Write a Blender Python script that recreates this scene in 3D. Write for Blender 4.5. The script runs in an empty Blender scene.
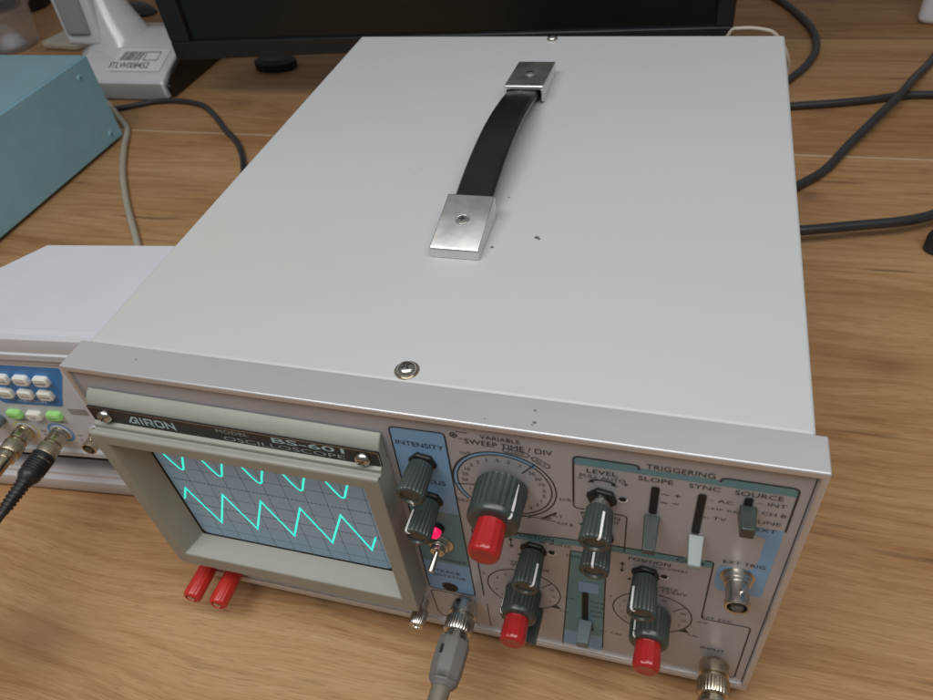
import bpy, bmesh, math, random
from mathutils import Vector, Matrix, noise as mnoise
random.seed(7)
PI = math.pi
S = bpy.context.scene
COL = S.collection
TZ = -183.0                      # table height in instrument millimetres (instrument top = 0)
MM = 0.001
def W(p):                        # instrument millimetres -> world metres, table top at z = 0
    return Vector((p[0]*MM, p[1]*MM, (p[2]-TZ)*MM))

# ------------------------------------------------------------------ materials
def nodes_of(name):
    m = bpy.data.materials.new(name); m.use_nodes = True
    nt = m.node_tree
    b = nt.nodes['Principled BSDF']
    return m, nt, b
def mat(name, col, rough=0.5, metal=0.0, var=0.08, scale=60, bump=0.0, bscale=400, rvar=0.1, coat=0.0,
        emit=None, estr=0.0, aniso=None, trans=0.0, ior=1.45, alpha=1.0, spec=0.5, stretch=(1,1,1)):
    m, nt, b = nodes_of(name)
    N = nt.nodes; L = nt.links
    tc = N.new('ShaderNodeTexCoord')
    mp = N.new('ShaderNodeMapping'); mp.inputs['Scale'].default_value = stretch
    L.new(tc.outputs['Object'], mp.inputs['Vector'])
    nz = N.new('ShaderNodeTexNoise'); nz.inputs['Scale'].default_value = scale
    nz.inputs['Detail'].default_value = 5; nz.inputs['Roughness'].default_value = 0.6
    L.new(mp.outputs['Vector'], nz.inputs['Vector'])
    cr = N.new('ShaderNodeValToRGB')
    lo = [max(0, c*(1-var)) for c in col]; hi = [min(1, c*(1+var)) for c in col]
    cr.color_ramp.elements[0].position = 0.3; cr.color_ramp.elements[0].color = (*lo, 1)
    cr.color_ramp.elements[1].position = 0.7; cr.color_ramp.elements[1].color = (*hi, 1)
    L.new(nz.outputs['Fac'], cr.inputs['Fac'])
    L.new(cr.outputs['Color'], b.inputs['Base Color'])
    mr = N.new('ShaderNodeMapRange')
    mr.inputs['To Min'].default_value = max(0.02, rough*(1-rvar)); mr.inputs['To Max'].default_value = min(1, rough*(1+rvar))
    L.new(nz.outputs['Fac'], mr.inputs['Value']); L.new(mr.outputs['Result'], b.inputs['Roughness'])
    b.inputs['Metallic'].default_value = metal
    b.inputs['Specular IOR Level'].default_value = spec
    b.inputs['Coat Weight'].default_value = coat
    b.inputs['Coat Roughness'].default_value = 0.1
    if trans: b.inputs['Transmission Weight'].default_value = trans; b.inputs['IOR'].default_value = ior
    if alpha < 1: b.inputs['Alpha'].default_value = alpha
    if emit: b.inputs['Emission Color'].default_value = (*emit, 1); b.inputs['Emission Strength'].default_value = estr
    if bump:
        n2 = N.new('ShaderNodeTexNoise'); n2.inputs['Scale'].default_value = bscale; n2.inputs['Detail'].default_value = 3
        L.new(mp.outputs['Vector'], n2.inputs['Vector'])
        bp = N.new('ShaderNodeBump'); bp.inputs['Strength'].default_value = bump; bp.inputs['Distance'].default_value = 0.0004
        L.new(n2.outputs['Fac'], bp.inputs['Height']); L.new(bp.outputs['Normal'], b.inputs['Normal'])
    return m

M = {}
M['frame'] = mat('anodised_aluminium', (0.62,0.615,0.625), 0.42, 0.55, 0.05, 25, 0.05, 900, stretch=(0.15,1,1))
M['panel'] = mat('silver_panel', (0.48,0.475,0.505), 0.45, 0.2, 0.05, 30, 0.03, 900)
M['hood'] = mat('olive_plastic', (0.325,0.325,0.28), 0.42, 0, 0.06, 40, 0.08, 1500)
M['black_plate'] = mat('black_anodised_plate', (0.022,0.020,0.019), 0.38, 0.2, 0.25, 60, 0.05, 800)
M['chrome'] = mat('chrome', (0.74,0.73,0.71), 0.36, 1.0, 0.05, 80, 0.03, 300, rvar=0.35)
M['nickel'] = mat('nickel', (0.58,0.555,0.51), 0.24, 1.0, 0.10, 120, 0.08, 500, rvar=0.3)
M['gold_nickel'] = mat('warm_nickel', (0.56,0.49,0.37), 0.26, 1.0, 0.14, 150, 0.1, 500, rvar=0.3)
M['knob'] = mat('dark_green_grey_plastic', (0.043,0.055,0.049), 0.30, 0, 0.15, 120, 0.04, 1200, spec=0.6)
M['knob_lit'] = mat('lit_green_grey_plastic', (0.27,0.31,0.30), 0.4, 0, 0.08, 120, 0.04, 1200)  # knob plastic, colour lightened to paint the light caught by the sync lever
M['lever_mid'] = mat('blue_grey_plastic', (0.13,0.17,0.18), 0.4, 0, 0.08, 120, 0.04, 1200)
M['nut'] = mat('blackened_nut', (0.028,0.028,0.027), 0.34, 0.5, 0.2, 120)
M['white'] = mat('white_index_paint', (0.86,0.86,0.84), 0.4, 0, 0.02)
M['red'] = mat('red_plastic', (0.40,0.018,0.018), 0.24, 0, 0.10, 90, 0.03, 900, coat=0.3)
M['red_post'] = mat('bright_red_plastic', (0.55,0.028,0.02), 0.30, 0, 0.10, 90, 0.03, 900, coat=0.2)
M['blue'] = mat('sky_blue_print', (0.235,0.435,0.69), 0.5, 0.0, 0.04, 30)
M['teal'] = mat('teal_print', (0.14,0.30,0.345), 0.5, 0.0, 0.05, 30)
M['ink'] = mat('black_ink', (0.03,0.032,0.036), 0.5, 0, 0.1)
M['inkfine'] = mat('fine_black_ink', (0.06,0.058,0.06), 0.5, 0, 0.1)
M['hole'] = mat('dark_opening', (0.010,0.009,0.009), 0.7, 0, 0.1)
M['logo'] = mat('pale_blue_print', (0.42,0.60,0.66), 0.4, 0, 0.03)
M['logo_grey'] = mat('grey_print', (0.36,0.40,0.40), 0.4, 0, 0.03)
M['leather'] = mat('black_strap', (0.012,0.011,0.012), 0.27, 0, 0.2, 50, 0.15, 900)
M['trace'] = mat('phosphor_trace', (0.02,0.5,0.42), 0.4, 0, 0.0, emit=(0.04,0.93,0.70), estr=0.95)
M['led'] = mat('lit_red_led', (0.5,0.005,0.06), 0.3, 0, 0.1, emit=(1.0,0.01,0.13), estr=0.8)
M['rubber'] = mat('black_rubber', (0.02,0.02,0.02), 0.6, 0, 0.15, 90)
M['cable'] = mat('black_cable', (0.030,0.031,0.034), 0.38, 0, 0.15, 90, 0.08, 700)
M['boot'] = mat('grey_rubber_boot', (0.185,0.175,0.165), 0.5, 0, 0.06, 90, 0.05, 900)
M['boot_cable'] = mat('grey_brown_cable', (0.19,0.165,0.125), 0.5, 0, 0.06, 90, 0.05, 900)
M['blackboot'] = mat('black_rubber_boot', (0.017,0.017,0.019), 0.42, 0, 0.1, 90, 0.05, 900)
M['beige'] = mat('beige_cable', (0.46,0.41,0.33), 0.5, 0, 0.05, 60)
M['white_pl'] = mat('white_plastic', (0.74,0.75,0.78), 0.35, 0, 0.03, 40)
M['gen'] = mat('lavender_white_plastic', (0.57,0.585,0.625), 0.42, 0, 0.03, 20, 0.05, 900)
M['gen_panel'] = mat('cool_white_panel', (0.62,0.65,0.70), 0.4, 0, 0.03, 20)
M['gen_blue'] = mat('strong_blue_overlay', (0.035,0.235,0.62), 0.35, 0, 0.05, 20)
M['btn'] = mat('cream_button', (0.78,0.77,0.70), 0.4, 0, 0.03, 60)
M['btn_green'] = mat('lit_green_button', (0.33,0.66,0.22), 0.4, 0, 0.05, 60, emit=(0.3,0.9,0.2), estr=0.08)
M['yellow'] = mat('yellow_ring', (0.72,0.66,0.28), 0.5, 0, 0.05)
M['blue_ring'] = mat('blue_ring', (0.14,0.35,0.70), 0.5, 0, 0.05)
M['tealbox'] = mat('teal_steel_shade_lifted', (0.28,0.54,0.66), 0.42, 0.0, 0.05, 30, 0.1, 1200)  # side colour lightened to make up for the weak light there
M['tealtop'] = mat('teal_steel_lit_top', (0.23,0.41,0.47), 0.42, 0.0, 0.05, 30, 0.1, 1200)  # same paint as the case, toned separately for the lit top
M['mon'] = mat('black_monitor_plastic', (0.014,0.016,0.018), 0.4, 0, 0.15, 30, 0.05, 900)
M['monscr'] = mat('dark_screen', (0.008,0.009,0.008), 0.22, 0, 0.1, 30)
M['greyband'] = mat('grey_plastic', (0.30,0.30,0.295), 0.4, 0, 0.04, 30)
M['glosswhite'] = mat('gloss_white_plastic', (0.66,0.66,0.69), 0.18, 0, 0.03, 30, coat=0.4)
M['blackpl'] = mat('glossy_black_plastic', (0.012,0.011,0.011), 0.15, 0, 0.1, 30)
M['darkbrown'] = mat('dark_foot_and_gap_shade', (0.035,0.026,0.022), 0.6, 0, 0.1, 30)  # feet, and the painted shade in the gap under the generator
M['clear'] = mat('clear_plastic', (0.9,0.9,0.92), 0.08, 0, 0.0, trans=0.9, ior=1.3, alpha=0.42)
M['graticule'] = mat('faint_graticule_line', (0.125,0.165,0.195), 0.5, 0, 0.1)
M['speck'] = mat('paint_chip', (0.12,0.115,0.11), 0.7, 0, 0.2)
M['scuff'] = mat('paint_scuff', (0.42,0.42,0.415), 0.6, 0, 0.1)

def cover_material():
    m, nt, b = nodes_of('light_grey_enamel'); N = nt.nodes; L = nt.links
    tc = N.new('ShaderNodeTexCoord')
    n1 = N.new('ShaderNodeTexNoise'); n1.inputs['Scale'].default_value = 7; n1.inputs['Detail'].default_value = 3
    L.new(tc.outputs['Object'], n1.inputs['Vector'])
    r1 = N.new('ShaderNodeValToRGB'); r1.color_ramp.elements[0].color = (0.505,0.522,0.530,1); r1.color_ramp.elements[1].color = (0.535,0.550,0.557,1)
    L.new(n1.outputs['Fac'], r1.inputs['Fac'])
    # yellowed corner over the tube
    sub = N.new('ShaderNodeVectorMath'); sub.operation = 'DISTANCE'; sub.inputs[1].default_value = (-0.115,-0.105,0.183)
    L.new(tc.outputs['Object'], sub.inputs[0])
    mr = N.new('ShaderNodeMapRange'); mr.interpolation_type = 'SMOOTHSTEP'
    mr.inputs['From Min'].default_value = 0.02; mr.inputs['From Max'].default_value = 0.10; mr.inputs['To Min'].default_value = 0.55; mr.inputs['To Max'].default_value = 0.0
    L.new(sub.outputs['Value'], mr.inputs['Value'])
    n3 = N.new('ShaderNodeTexNoise'); n3.inputs['Scale'].default_value = 22; L.new(tc.outputs['Object'], n3.inputs['Vector'])
    mul = N.new('ShaderNodeMath'); mul.operation = 'MULTIPLY'; L.new(mr.outputs['Result'], mul.inputs[0]); L.new(n3.outputs['Fac'], mul.inputs[1])
    mx = N.new('ShaderNodeMix'); mx.data_type = 'RGBA'; mx.inputs['B'].default_value = (0.53,0.50,0.41,1)
    L.new(mul.outputs[0], mx.inputs['Factor']); L.new(r1.outputs['Color'], mx.inputs['A'])
    # sparse dust specks
    v = N.new('ShaderNodeTexVoronoi'); v.inputs['Scale'].default_value = 26; L.new(tc.outputs['Object'], v.inputs['Vector'])
    lt = N.new('ShaderNodeMath'); lt.operation = 'LESS_THAN'; lt.inputs[1].default_value = 0.009; L.new(v.outputs['Distance'], lt.inputs[0])
    n4 = N.new('ShaderNodeTexNoise'); n4.inputs['Scale'].default_value = 9; L.new(tc.outputs['Object'], n4.inputs['Vector'])
    gt = N.new('ShaderNodeMath'); gt.operation = 'GREATER_THAN'; gt.inputs[1].default_value = 0.56; L.new(n4.outputs['Fac'], gt.inputs[0])
    mm = N.new('ShaderNodeMath'); mm.operation = 'MULTIPLY'; L.new(lt.outputs[0], mm.inputs[0]); L.new(gt.outputs[0], mm.inputs[1])
    ms = N.new('ShaderNodeMath'); ms.operation = 'MULTIPLY'; ms.inputs[1].default_value = 0.16; L.new(mm.outputs[0], ms.inputs[0])
    mx2 = N.new('ShaderNodeMix'); mx2.data_type = 'RGBA'; mx2.inputs['B'].default_value = (0.2,0.2,0.19,1)
    L.new(ms.outputs[0], mx2.inputs['Factor']); L.new(mx.outputs['Result'], mx2.inputs['A'])
    L.new(mx2.outputs['Result'], b.inputs['Base Color'])
    n2 = N.new('ShaderNodeTexNoise'); n2.inputs['Scale'].default_value = 1400; L.new(tc.outputs['Object'], n2.inputs['Vector'])
    bp = N.new('ShaderNodeBump'); bp.inputs['Strength'].default_value = 0.12; bp.inputs['Distance'].default_value = 0.0003
    L.new(n2.outputs['Fac'], bp.inputs['Height']); L.new(bp.outputs['Normal'], b.inputs['Normal'])
    b.inputs['Roughness'].default_value = 0.42
    return m
M['cover'] = cover_material()

def screen_material():
    m, nt, b = nodes_of('crt_face'); N = nt.nodes; L = nt.links
    tc = N.new('ShaderNodeTexCoord')
    n1 = N.new('ShaderNodeTexNoise'); n1.inputs['Scale'].default_value = 12; L.new(tc.outputs['Object'], n1.inputs['Vector'])
    r1 = N.new('ShaderNodeValToRGB'); r1.color_ramp.elements[0].color = (0.17,0.25,0.33,1); r1.color_ramp.elements[1].color = (0.21,0.30,0.38,1)
    L.new(n1.outputs['Fac'], r1.inputs['Fac']); L.new(r1.outputs['Color'], b.inputs['Base Color'])
    b.inputs['Roughness'].default_value = 0.5
    b.inputs['Coat Weight'].default_value = 0.72; b.inputs['Coat Roughness'].default_value = 0.08
    b.inputs['Emission Color'].default_value = (0.11,0.20,0.28,1); b.inputs['Emission Strength'].default_value = 0.40
    return m
M['crt'] = screen_material()

def wood_material():
    m, nt, b = nodes_of('oak_laminate'); N = nt.nodes; L = nt.links
    def math_(op, a=None, c=None, **k):
        n = N.new('ShaderNodeMath'); n.operation = op
        for i, x in ((0, a), (1, c)):
            if x is None: continue
            if isinstance(x, (int, float)): n.inputs[i].default_value = x
            else: L.new(x, n.inputs[i])
        return n.outputs[0]
    tc = N.new('ShaderNodeTexCoord')
    sx = N.new('ShaderNodeSeparateXYZ'); L.new(tc.outputs['Object'], sx.inputs[0])
    X, Y = sx.outputs['X'], sx.outputs['Y']
    # which board: two seams, at y = 0.524 and 0.800
    b1 = math_('GREATER_THAN', Y, 0.5245); b2 = math_('GREATER_THAN', Y, 0.800); b3 = math_('GREATER_THAN', Y, 1.075)
    bid = math_('ADD', math_('ADD', b1, b2), b3)
    off = math_('MULTIPLY', bid, 3.71)
    # long wobble of the grain
    cw = N.new('ShaderNodeCombineXYZ'); L.new(math_('MULTIPLY', X, 1.6), cw.inputs[0]); L.new(math_('MULTIPLY', Y, 3.0), cw.inputs[1]); L.new(off, cw.inputs[2])
    nw = N.new('ShaderNodeTexNoise'); nw.inputs['Scale'].default_value = 1.8; nw.inputs['Detail'].default_value = 2; L.new(cw.outputs[0], nw.inputs['Vector'])
    yw = math_('ADD', Y, math_('MULTIPLY', math_('SUBTRACT', nw.outputs['Fac'], 0.5), 0.045))
    # knots push the grain aside and darken it
    dark = None
    for kx, ky, r, s in ((-0.080,-0.052,0.015,0.55), (0.075,0.008,0.0035,0.9), (0.352,0.455,0.006,0.6), (0.374,0.620,0.007,0.45), (-0.30,0.60,0.012,0.4), (0.55,0.25,0.02,0.5), (0.52,0.70,0.012,0.5), (0.392,0.245,0.008,0.4)):
        cx = math_('DIVIDE', math_('SUBTRACT', X, kx), r*1.25); cy = math_('DIVIDE', math_('SUBTRACT', Y, ky), r)
        d2 = math_('ADD', math_('MULTIPLY', cx, cx), math_('MULTIPLY', cy, cy))
        g = math_('EXPONENT', math_('MULTIPLY', d2, -0.5))
        gw = math_('EXPONENT', math_('MULTIPLY', d2, -0.09))
        yw = math_('ADD', yw, math_('MULTIPLY', math_('MULTIPLY', gw, cy), r*0.35))
        gs = math_('MULTIPLY', g, s)
        dark = gs if dark is None else math_('ADD', dark, gs)
    # cathedral contours: rings of a stretched noise
    c1 = N.new('ShaderNodeCombineXYZ'); L.new(math_('MULTIPLY', X, 0.9), c1.inputs[0]); L.new(math_('MULTIPLY', yw, 11), c1.inputs[1]); L.new(off, c1.inputs[2])
    n1 = N.new('ShaderNodeTexNoise'); n1.inputs['Scale'].default_value = 1.5; n1.inputs['Detail'].default_value = 2.5; n1.inputs['Roughness'].default_value = 0.45
    L.new(c1.outputs[0], n1.inputs['Vector'])
    ring = math_('SINE', math_('MULTIPLY', n1.outputs['Fac'], 74))
    ring = math_('ADD', math_('MULTIPLY', ring, 0.5), 0.5)
    ring = math_('SUBTRACT', 1.0, math_('POWER', ring, 3.0))
    # streaks
    c2 = N.new('ShaderNodeCombineXYZ'); L.new(math_('MULTIPLY', X, 2.4), c2.inputs[0]); L.new(math_('MULTIPLY', yw, 120), c2.inputs[1]); L.new(off, c2.inputs[2])
    n2 = N.new('ShaderNodeTexNoise'); n2.inputs['Scale'].default_value = 2; n2.inputs['Detail'].default_value = 7; n2.inputs['Roughness'].default_value = 0.65; L.new(c2.outputs[0], n2.inputs['Vector'])
    c3 = N.new('ShaderNodeCombineXYZ'); L.new(math_('MULTIPLY', X, 26), c3.inputs[0]); L.new(math_('MULTIPLY', yw, 700), c3.inputs[1]); L.new(off, c3.inputs[2])
    n3 = N.new('ShaderNodeTexNoise'); n3.inputs['Scale'].default_value = 2; n3.inputs['Detail'].default_value = 4; L.new(c3.outputs[0], n3.inputs['Vector'])
    c5 = N.new('ShaderNodeCombineXYZ'); L.new(math_('MULTIPLY', X, 1.0), c5.inputs[0]); L.new(math_('MULTIPLY', yw, 7), c5.inputs[1]); L.new(off, c5.inputs[2])
    n5 = N.new('ShaderNodeTexNoise'); n5.inputs['Scale'].default_value = 2.2; n5.inputs['Detail'].default_value = 3; L.new(c5.outputs[0], n5.inputs['Vector'])
    t = math_('ADD', math_('MULTIPLY', n2.outputs['Fac'], 0.52), math_('MULTIPLY', ring, 0.11))
    t = math_('ADD', t, math_('MULTIPLY', n3.outputs['Fac'], 0.42))
    t = math_('ADD', t, math_('MULTIPLY', math_('SUBTRACT', n5.outputs['Fac'], 0.5), 0.62))
    t = math_('ADD', t, -0.03)
    ramp = N.new('ShaderNodeValToRGB')
    e = ramp.color_ramp.elements
    e[0].position = 0.22; e[0].color = (0.27,0.122,0.044,1)
    e[1].position = 0.74; e[1].color = (0.56,0.352,0.180,1)
    k = e.new(0.40); k.color = (0.385,0.202,0.084,1)
    k = e.new(0.56); k.color = (0.47,0.268,0.122,1)
    L.new(t, ramp.inputs['Fac'])
    mx = N.new('ShaderNodeMix'); mx.data_type = 'RGBA'; mx.inputs['B'].default_value = (0.10,0.045,0.022,1)
    dn = math_('MULTIPLY', dark, math_('ADD', 0.45, math_('MULTIPLY', n2.outputs['Fac'], 0.8)))
    cl = N.new('ShaderNodeClamp'); L.new(dn, cl.inputs['Value'])
    L.new(cl.outputs[0], mx.inputs['Factor']); L.new(ramp.outputs['Color'], mx.inputs['A'])
    # thin dark mineral streaks
    c6 = N.new('ShaderNodeCombineXYZ'); L.new(math_('MULTIPLY', X, 5), c6.inputs[0]); L.new(math_('MULTIPLY', yw, 60), c6.inputs[1]); L.new(math_('ADD', off, 9.0), c6.inputs[2])
    n6 = N.new('ShaderNodeTexNoise'); n6.inputs['Scale'].default_value = 1.6; n6.inputs['Detail'].default_value = 2; L.new(c6.outputs[0], n6.inputs['Vector'])
    st = N.new('ShaderNodeMapRange'); st.inputs['From Min'].default_value = 0.68; st.inputs['From Max'].default_value = 0.76; st.inputs['To Max'].default_value = 0.6; L.new(n6.outputs['Fac'], st.inputs['Value'])
    mx4 = N.new('ShaderNodeMix'); mx4.data_type = 'RGBA'; mx4.inputs['B'].default_value = (0.09,0.045,0.025,1)
    L.new(st.outputs[0], mx4.inputs['Factor']); L.new(mx.outputs['Result'], mx4.inputs['A'])
    # short sharp pores
    c7 = N.new('ShaderNodeCombineXYZ'); L.new(math_('MULTIPLY', X, 75), c7.inputs[0]); L.new(math_('MULTIPLY', yw, 1150), c7.inputs[1]); L.new(off, c7.inputs[2])
    n7 = N.new('ShaderNodeTexNoise'); n7.inputs['Scale'].default_value = 1.0; n7.inputs['Detail'].default_value = 2; L.new(c7.outputs[0], n7.inputs['Vector'])
    c8 = N.new('ShaderNodeCombineXYZ'); L.new(math_('MULTIPLY', X, 4), c8.inputs[0]); L.new(math_('MULTIPLY', yw, 40), c8.inputs[1]); L.new(off, c8.inputs[2])
    n8 = N.new('ShaderNodeTexNoise'); n8.inputs['Scale'].default_value = 1.3; n8.inputs['Detail'].default_value = 2; L.new(c8.outputs[0], n8.inputs['Vector'])
    po = N.new('ShaderNodeMapRange'); po.inputs['From Min'].default_value = 0.56; po.inputs['From Max'].default_value = 0.66; po.inputs['To Max'].default_value = 0.62; L.new(n7.outputs['Fac'], po.inputs['Value'])
    pm = math_('MULTIPLY', po.outputs[0], n8.outputs['Fac'])
    mx5 = N.new('ShaderNodeMix'); mx5.data_type = 'RGBA'; mx5.inputs['B'].default_value = (0.20,0.088,0.035,1)
    L.new(pm, mx5.inputs['Factor']); L.new(mx4.outputs['Result'], mx5.inputs['A'])
    # boards differ in tone; far ones darkened more to paint the light fall-off
    tone = N.new('ShaderNodeMapRange'); tone.inputs['From Max'].default_value = 3; tone.inputs['To Min'].default_value = 1.0; tone.inputs['To Max'].default_value = 0.50
    L.new(bid, tone.inputs['Value'])
    mt = N.new('ShaderNodeMix'); mt.data_type = 'RGBA'; mt.blend_type = 'MULTIPLY'; mt.inputs['Factor'].default_value = 1
    cc = N.new('ShaderNodeCombineColor'); L.new(tone.outputs[0], cc.inputs[0])
    L.new(math_('POWER', tone.outputs[0], 1.2), cc.inputs[1]); L.new(math_('POWER', tone.outputs[0], 1.45), cc.inputs[2])
    L.new(mx5.outputs['Result'], mt.inputs['A']); L.new(cc.outputs[0], mt.inputs['B'])
    # pale seam and dark seam
    s1 = math_('LESS_THAN', math_('ABSOLUTE', math_('SUBTRACT', Y, 0.5245)), 0.0011)
    s2 = math_('LESS_THAN', math_('ABSOLUTE', math_('SUBTRACT', Y, 0.800)), 0.0012)
    m2 = N.new('ShaderNodeMix'); m2.data_type = 'RGBA'; m2.inputs['B'].default_value = (0.66,0.52,0.36,1)
    L.new(math_('MULTIPLY', s1, 0.75), m2.inputs['Factor']); L.new(mt.outputs['Result'], m2.inputs['A'])
    m3 = N.new('ShaderNodeMix'); m3.data_type = 'RGBA'; m3.inputs['B'].default_value = (0.06,0.03,0.015,1)
    L.new(math_('MULTIPLY', s2, 0.7), m3.inputs['Factor']); L.new(m2.outputs['Result'], m3.inputs['A'])
    L.new(m3.outputs['Result'], b.inputs['Base Color'])
    mr = N.new('ShaderNodeMapRange'); mr.inputs['To Min'].default_value = 0.50; mr.inputs['To Max'].default_value = 0.66
    L.new(n2.outputs['Fac'], mr.inputs['Value']); L.new(mr.outputs['Result'], b.inputs['Roughness'])
    b.inputs['Specular IOR Level'].default_value = 0.35
    bp = N.new('ShaderNodeBump'); bp.inputs['Strength'].default_value = 0.12; bp.inputs['Distance'].default_value = 0.0004
    L.new(n3.outputs['Fac'], bp.inputs['Height']); L.new(bp.outputs['Normal'], b.inputs['Normal'])
    return m
M['wood'] = wood_material()

# ------------------------------------------------------------------ mesh building
ORG = {}                                     # origin of every object, in instrument millimetres
class MB:
    def __init__(s): s.v = []; s.f = []; s.m = []; s.mats = []
    def mi(s, m):
        if m not in s.mats: s.mats.append(m)
        return s.mats.index(m)
    def add(s, vs, fs, m):
        o = len(s.v); k = s.mi(m)
        s.v += [tuple(v) for v in vs]
        for f in fs: s.f.append([i+o for i in f]); s.m.append(k)
        return s
    def box(s, x0, x1, y0, y1, z0, z1, m):
        vs = [(x,y,z) for z in (z0,z1) for y in (y0,y1) for x in (x0,x1)]
        return s.add(vs, [(0,2,3,1),(4,5,7,6),(0,1,5,4),(2,6,7,3),(0,4,6,2),(1,3,7,5)], m)
    def hexa(s, lo, hi, m):                  # two quads, lower and upper, same winding
        return s.add(list(lo)+list(hi), [(3,2,1,0),(4,5,6,7),(0,1,5,4),(1,2,6,5),(2,3,7,6),(3,0,4,7)], m)
    def prism(s, poly, a, b, axis, m):       # polygon in the two other axes, extruded along axis
        def P(p, t):
            return {'x':(t,p[0],p[1]), 'y':(p[0],t,p[1]), 'z':(p[0],p[1],t)}[axis]
        n = len(poly)
        vs = [P(p,a) for p in poly]+[P(p,b) for p in poly]
        fs = [list(range(n))[::-1], list(range(n,2*n))]+[(i,(i+1)%n,n+(i+1)%n,n+i) for i in range(n)]
        return s.add(vs, fs, m)
    def lathe(s, o, ax, prof, seg, m, flute=0, amp=0.06, phase=0.0, sx=1.0, up=None):
        ax = Vector(ax).normalized()
        u = Vector(up) if up else (Vector((0,0,1)) if abs(ax.z) < .9 else Vector((1,0,0)))
        u = (u-ax*u.dot(ax)).normalized(); w = ax.cross(u)
        vs = []; fs = []; o = Vector(o)
        for p in prof:
            t, r = p[0], p[1]; fl = len(p) > 2 and flute
            for i in range(seg):
                a = 2*PI*i/seg+phase
                rr = r*(1-amp*(0.5-0.5*math.cos(flute*a))**0.6) if fl else r
                vs.append(o+ax*t+(u*math.cos(a)*sx+w*math.sin(a))*rr)
        for k in range(len(prof)-1):
            for i in range(seg):
                j = (i+1) % seg
                fs.append((k*seg+i, k*seg+j, (k+1)*seg+j, (k+1)*seg+i))
        fs.append(list(range(seg))[::-1]); fs.append([(len(prof)-1)*seg+i for i in range(seg)])
        return s.add(vs, fs, m)
    def tube(s, pts, r, m, seg=12, sub=8, cap=True):
        P = [Vector(p) for p in pts]
        Q = []
        for i in range(len(P)-1):
            p0 = P[max(0,i-1)]; p1 = P[i]; p2 = P[i+1]; p3 = P[min(len(P)-1,i+2)]
            for k in range(sub):
                t = k/sub
                Q.append(0.5*((2*p1)+(p2-p0)*t+(2*p0-5*p1+4*p2-p3)*t*t+(3*p1-p0-3*p2+p3)*t**3))
        Q.append(P[-1])
        rad = r if callable(r) else (lambda t: r)
        vs = []; fs = []; u = None
        for i, q in enumerate(Q):
            d = (Q[min(i+1,len(Q)-1)]-Q[max(i-1,0)]).normalized()
            if u is None: u = d.orthogonal().normalized()
            u = (u-d*u.dot(d)).normalized(); w = d.cross(u)
            rr = rad(i/(len(Q)-1))
            for k in range(seg):
                a = 2*PI*k/seg
                vs.append(q+(u*math.cos(a)+w*math.sin(a))*rr)
        for i in range(len(Q)-1):
            for k in range(seg):
                j = (k+1) % seg
                fs.append((i*seg+k, i*seg+j, (i+1)*seg+j, (i+1)*seg+k))
        if cap:
            fs.append(list(range(seg))[::-1]); fs.append([(len(Q)-1)*seg+k for k in range(seg)])
        return s.add(vs, fs, m)
    def ribbon(s, pts, wid, y, m, closed=False):    # flat line on a plane y = const, facing -y
        n = len(pts); vs = []; fs = []
        P = [Vector((p[0],p[1])) for p in pts]
        for i in range(n):
            if closed: a, c = P[i-1], P[(i+1)%n]
            else: a, c = P[max(0,i-1)], P[min(n-1,i+1)]
            d0 = (P[i]-a); d1 = (c-P[i])
            if d0.length < 1e-9: d0 = d1
            if d1.length < 1e-9: d1 = d0
            d0.normalize(); d1.normalize()
            nn = Vector((-(d0+d1).y, (d0+d1).x))
            if nn.length < 1e-6: nn = Vector((-d0.y, d0.x))
            nn.normalize()
            k = 1/max(0.35, nn.dot(Vector((-d0.y,d0.x))))
            for sg in (1,-1):
                q = P[i]+nn*wid/2*k*sg; vs.append((q.x,y,q.y))
        for i in range(n if closed else n-1):
            j = (i+1) % n
            fs.append((2*i,2*i+1,2*j+1,2*j))
        return s.add(vs, fs, m)
    def sheet(s, poly, y, m):
        return s.add([(p[0],y,p[1]) for p in poly], [list(range(len(poly)))], m)
    def text(s, body, cx, cz, w, h, y, m, rot=0.0, bold=0.0, fn=None, shear=0.0):
        cu = bpy.data.curves.new('lettering', 'FONT'); cu.body = body; cu.size = 1; cu.resolution_u = 3; cu.offset = bold; cu.shear = shear
        ob = bpy.data.objects.new('lettering', cu); COL.objects.link(ob)
        dg = bpy.context.evaluated_depsgraph_get(); dg.update()
        me = ob.evaluated_get(dg).to_mesh()
        co = [v.co.copy() for v in me.vertices]; fs = [tuple(p.vertices) for p in me.polygons]
        ob.evaluated_get(dg).to_mesh_clear()
        bpy.data.objects.remove(ob); bpy.data.curves.remove(cu)
        if not co: return s
        x0 = min(c.x for c in co); x1 = max(c.x for c in co); y0 = min(c.y for c in co); y1 = max(c.y for c in co)
        if w is None: w = (x1-x0)*h/max(1e-6,(y1-y0))
        vs = []
        for c in co:
            a = ((c.x-x0)/max(1e-6,x1-x0)-.5)*w; b = ((c.y-y0)/max(1e-6,y1-y0)-.5)*h
            px = cx+a*math.cos(rot)-b*math.sin(rot); pz = cz+a*math.sin(rot)+b*math.cos(rot)
            vs.append(fn(px,pz) if fn else (px,y,pz))
        return s.add(vs, fs, m)
    def build(s, name, parent=None, org=None, bevel=0.0, bseg=2, smooth=35):
        o0 = ORG[parent.name] if parent else (org or (0,0,TZ))
        me = bpy.data.meshes.new(name)
        me.from_pydata([((v[0]-o0[0])*MM,(v[1]-o0[1])*MM,(v[2]-o0[2])*MM) for v in s.v], [], s.f)
        for m in s.mats: me.materials.append(M[m])
        for p, k in zip(me.polygons, s.m): p.material_index = k
        me.update()
        bm = bmesh.new(); bm.from_mesh(me); bmesh.ops.recalc_face_normals(bm, faces=[f for f in bm.faces if len(f.verts) > 0]) if smooth != 'flat' else None
        bm.to_mesh(me); bm.free()
        if smooth != 'flat':
            for p in me.polygons: p.use_smooth = True
            me.set_sharp_from_angle(angle=math.radians(smooth))
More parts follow.
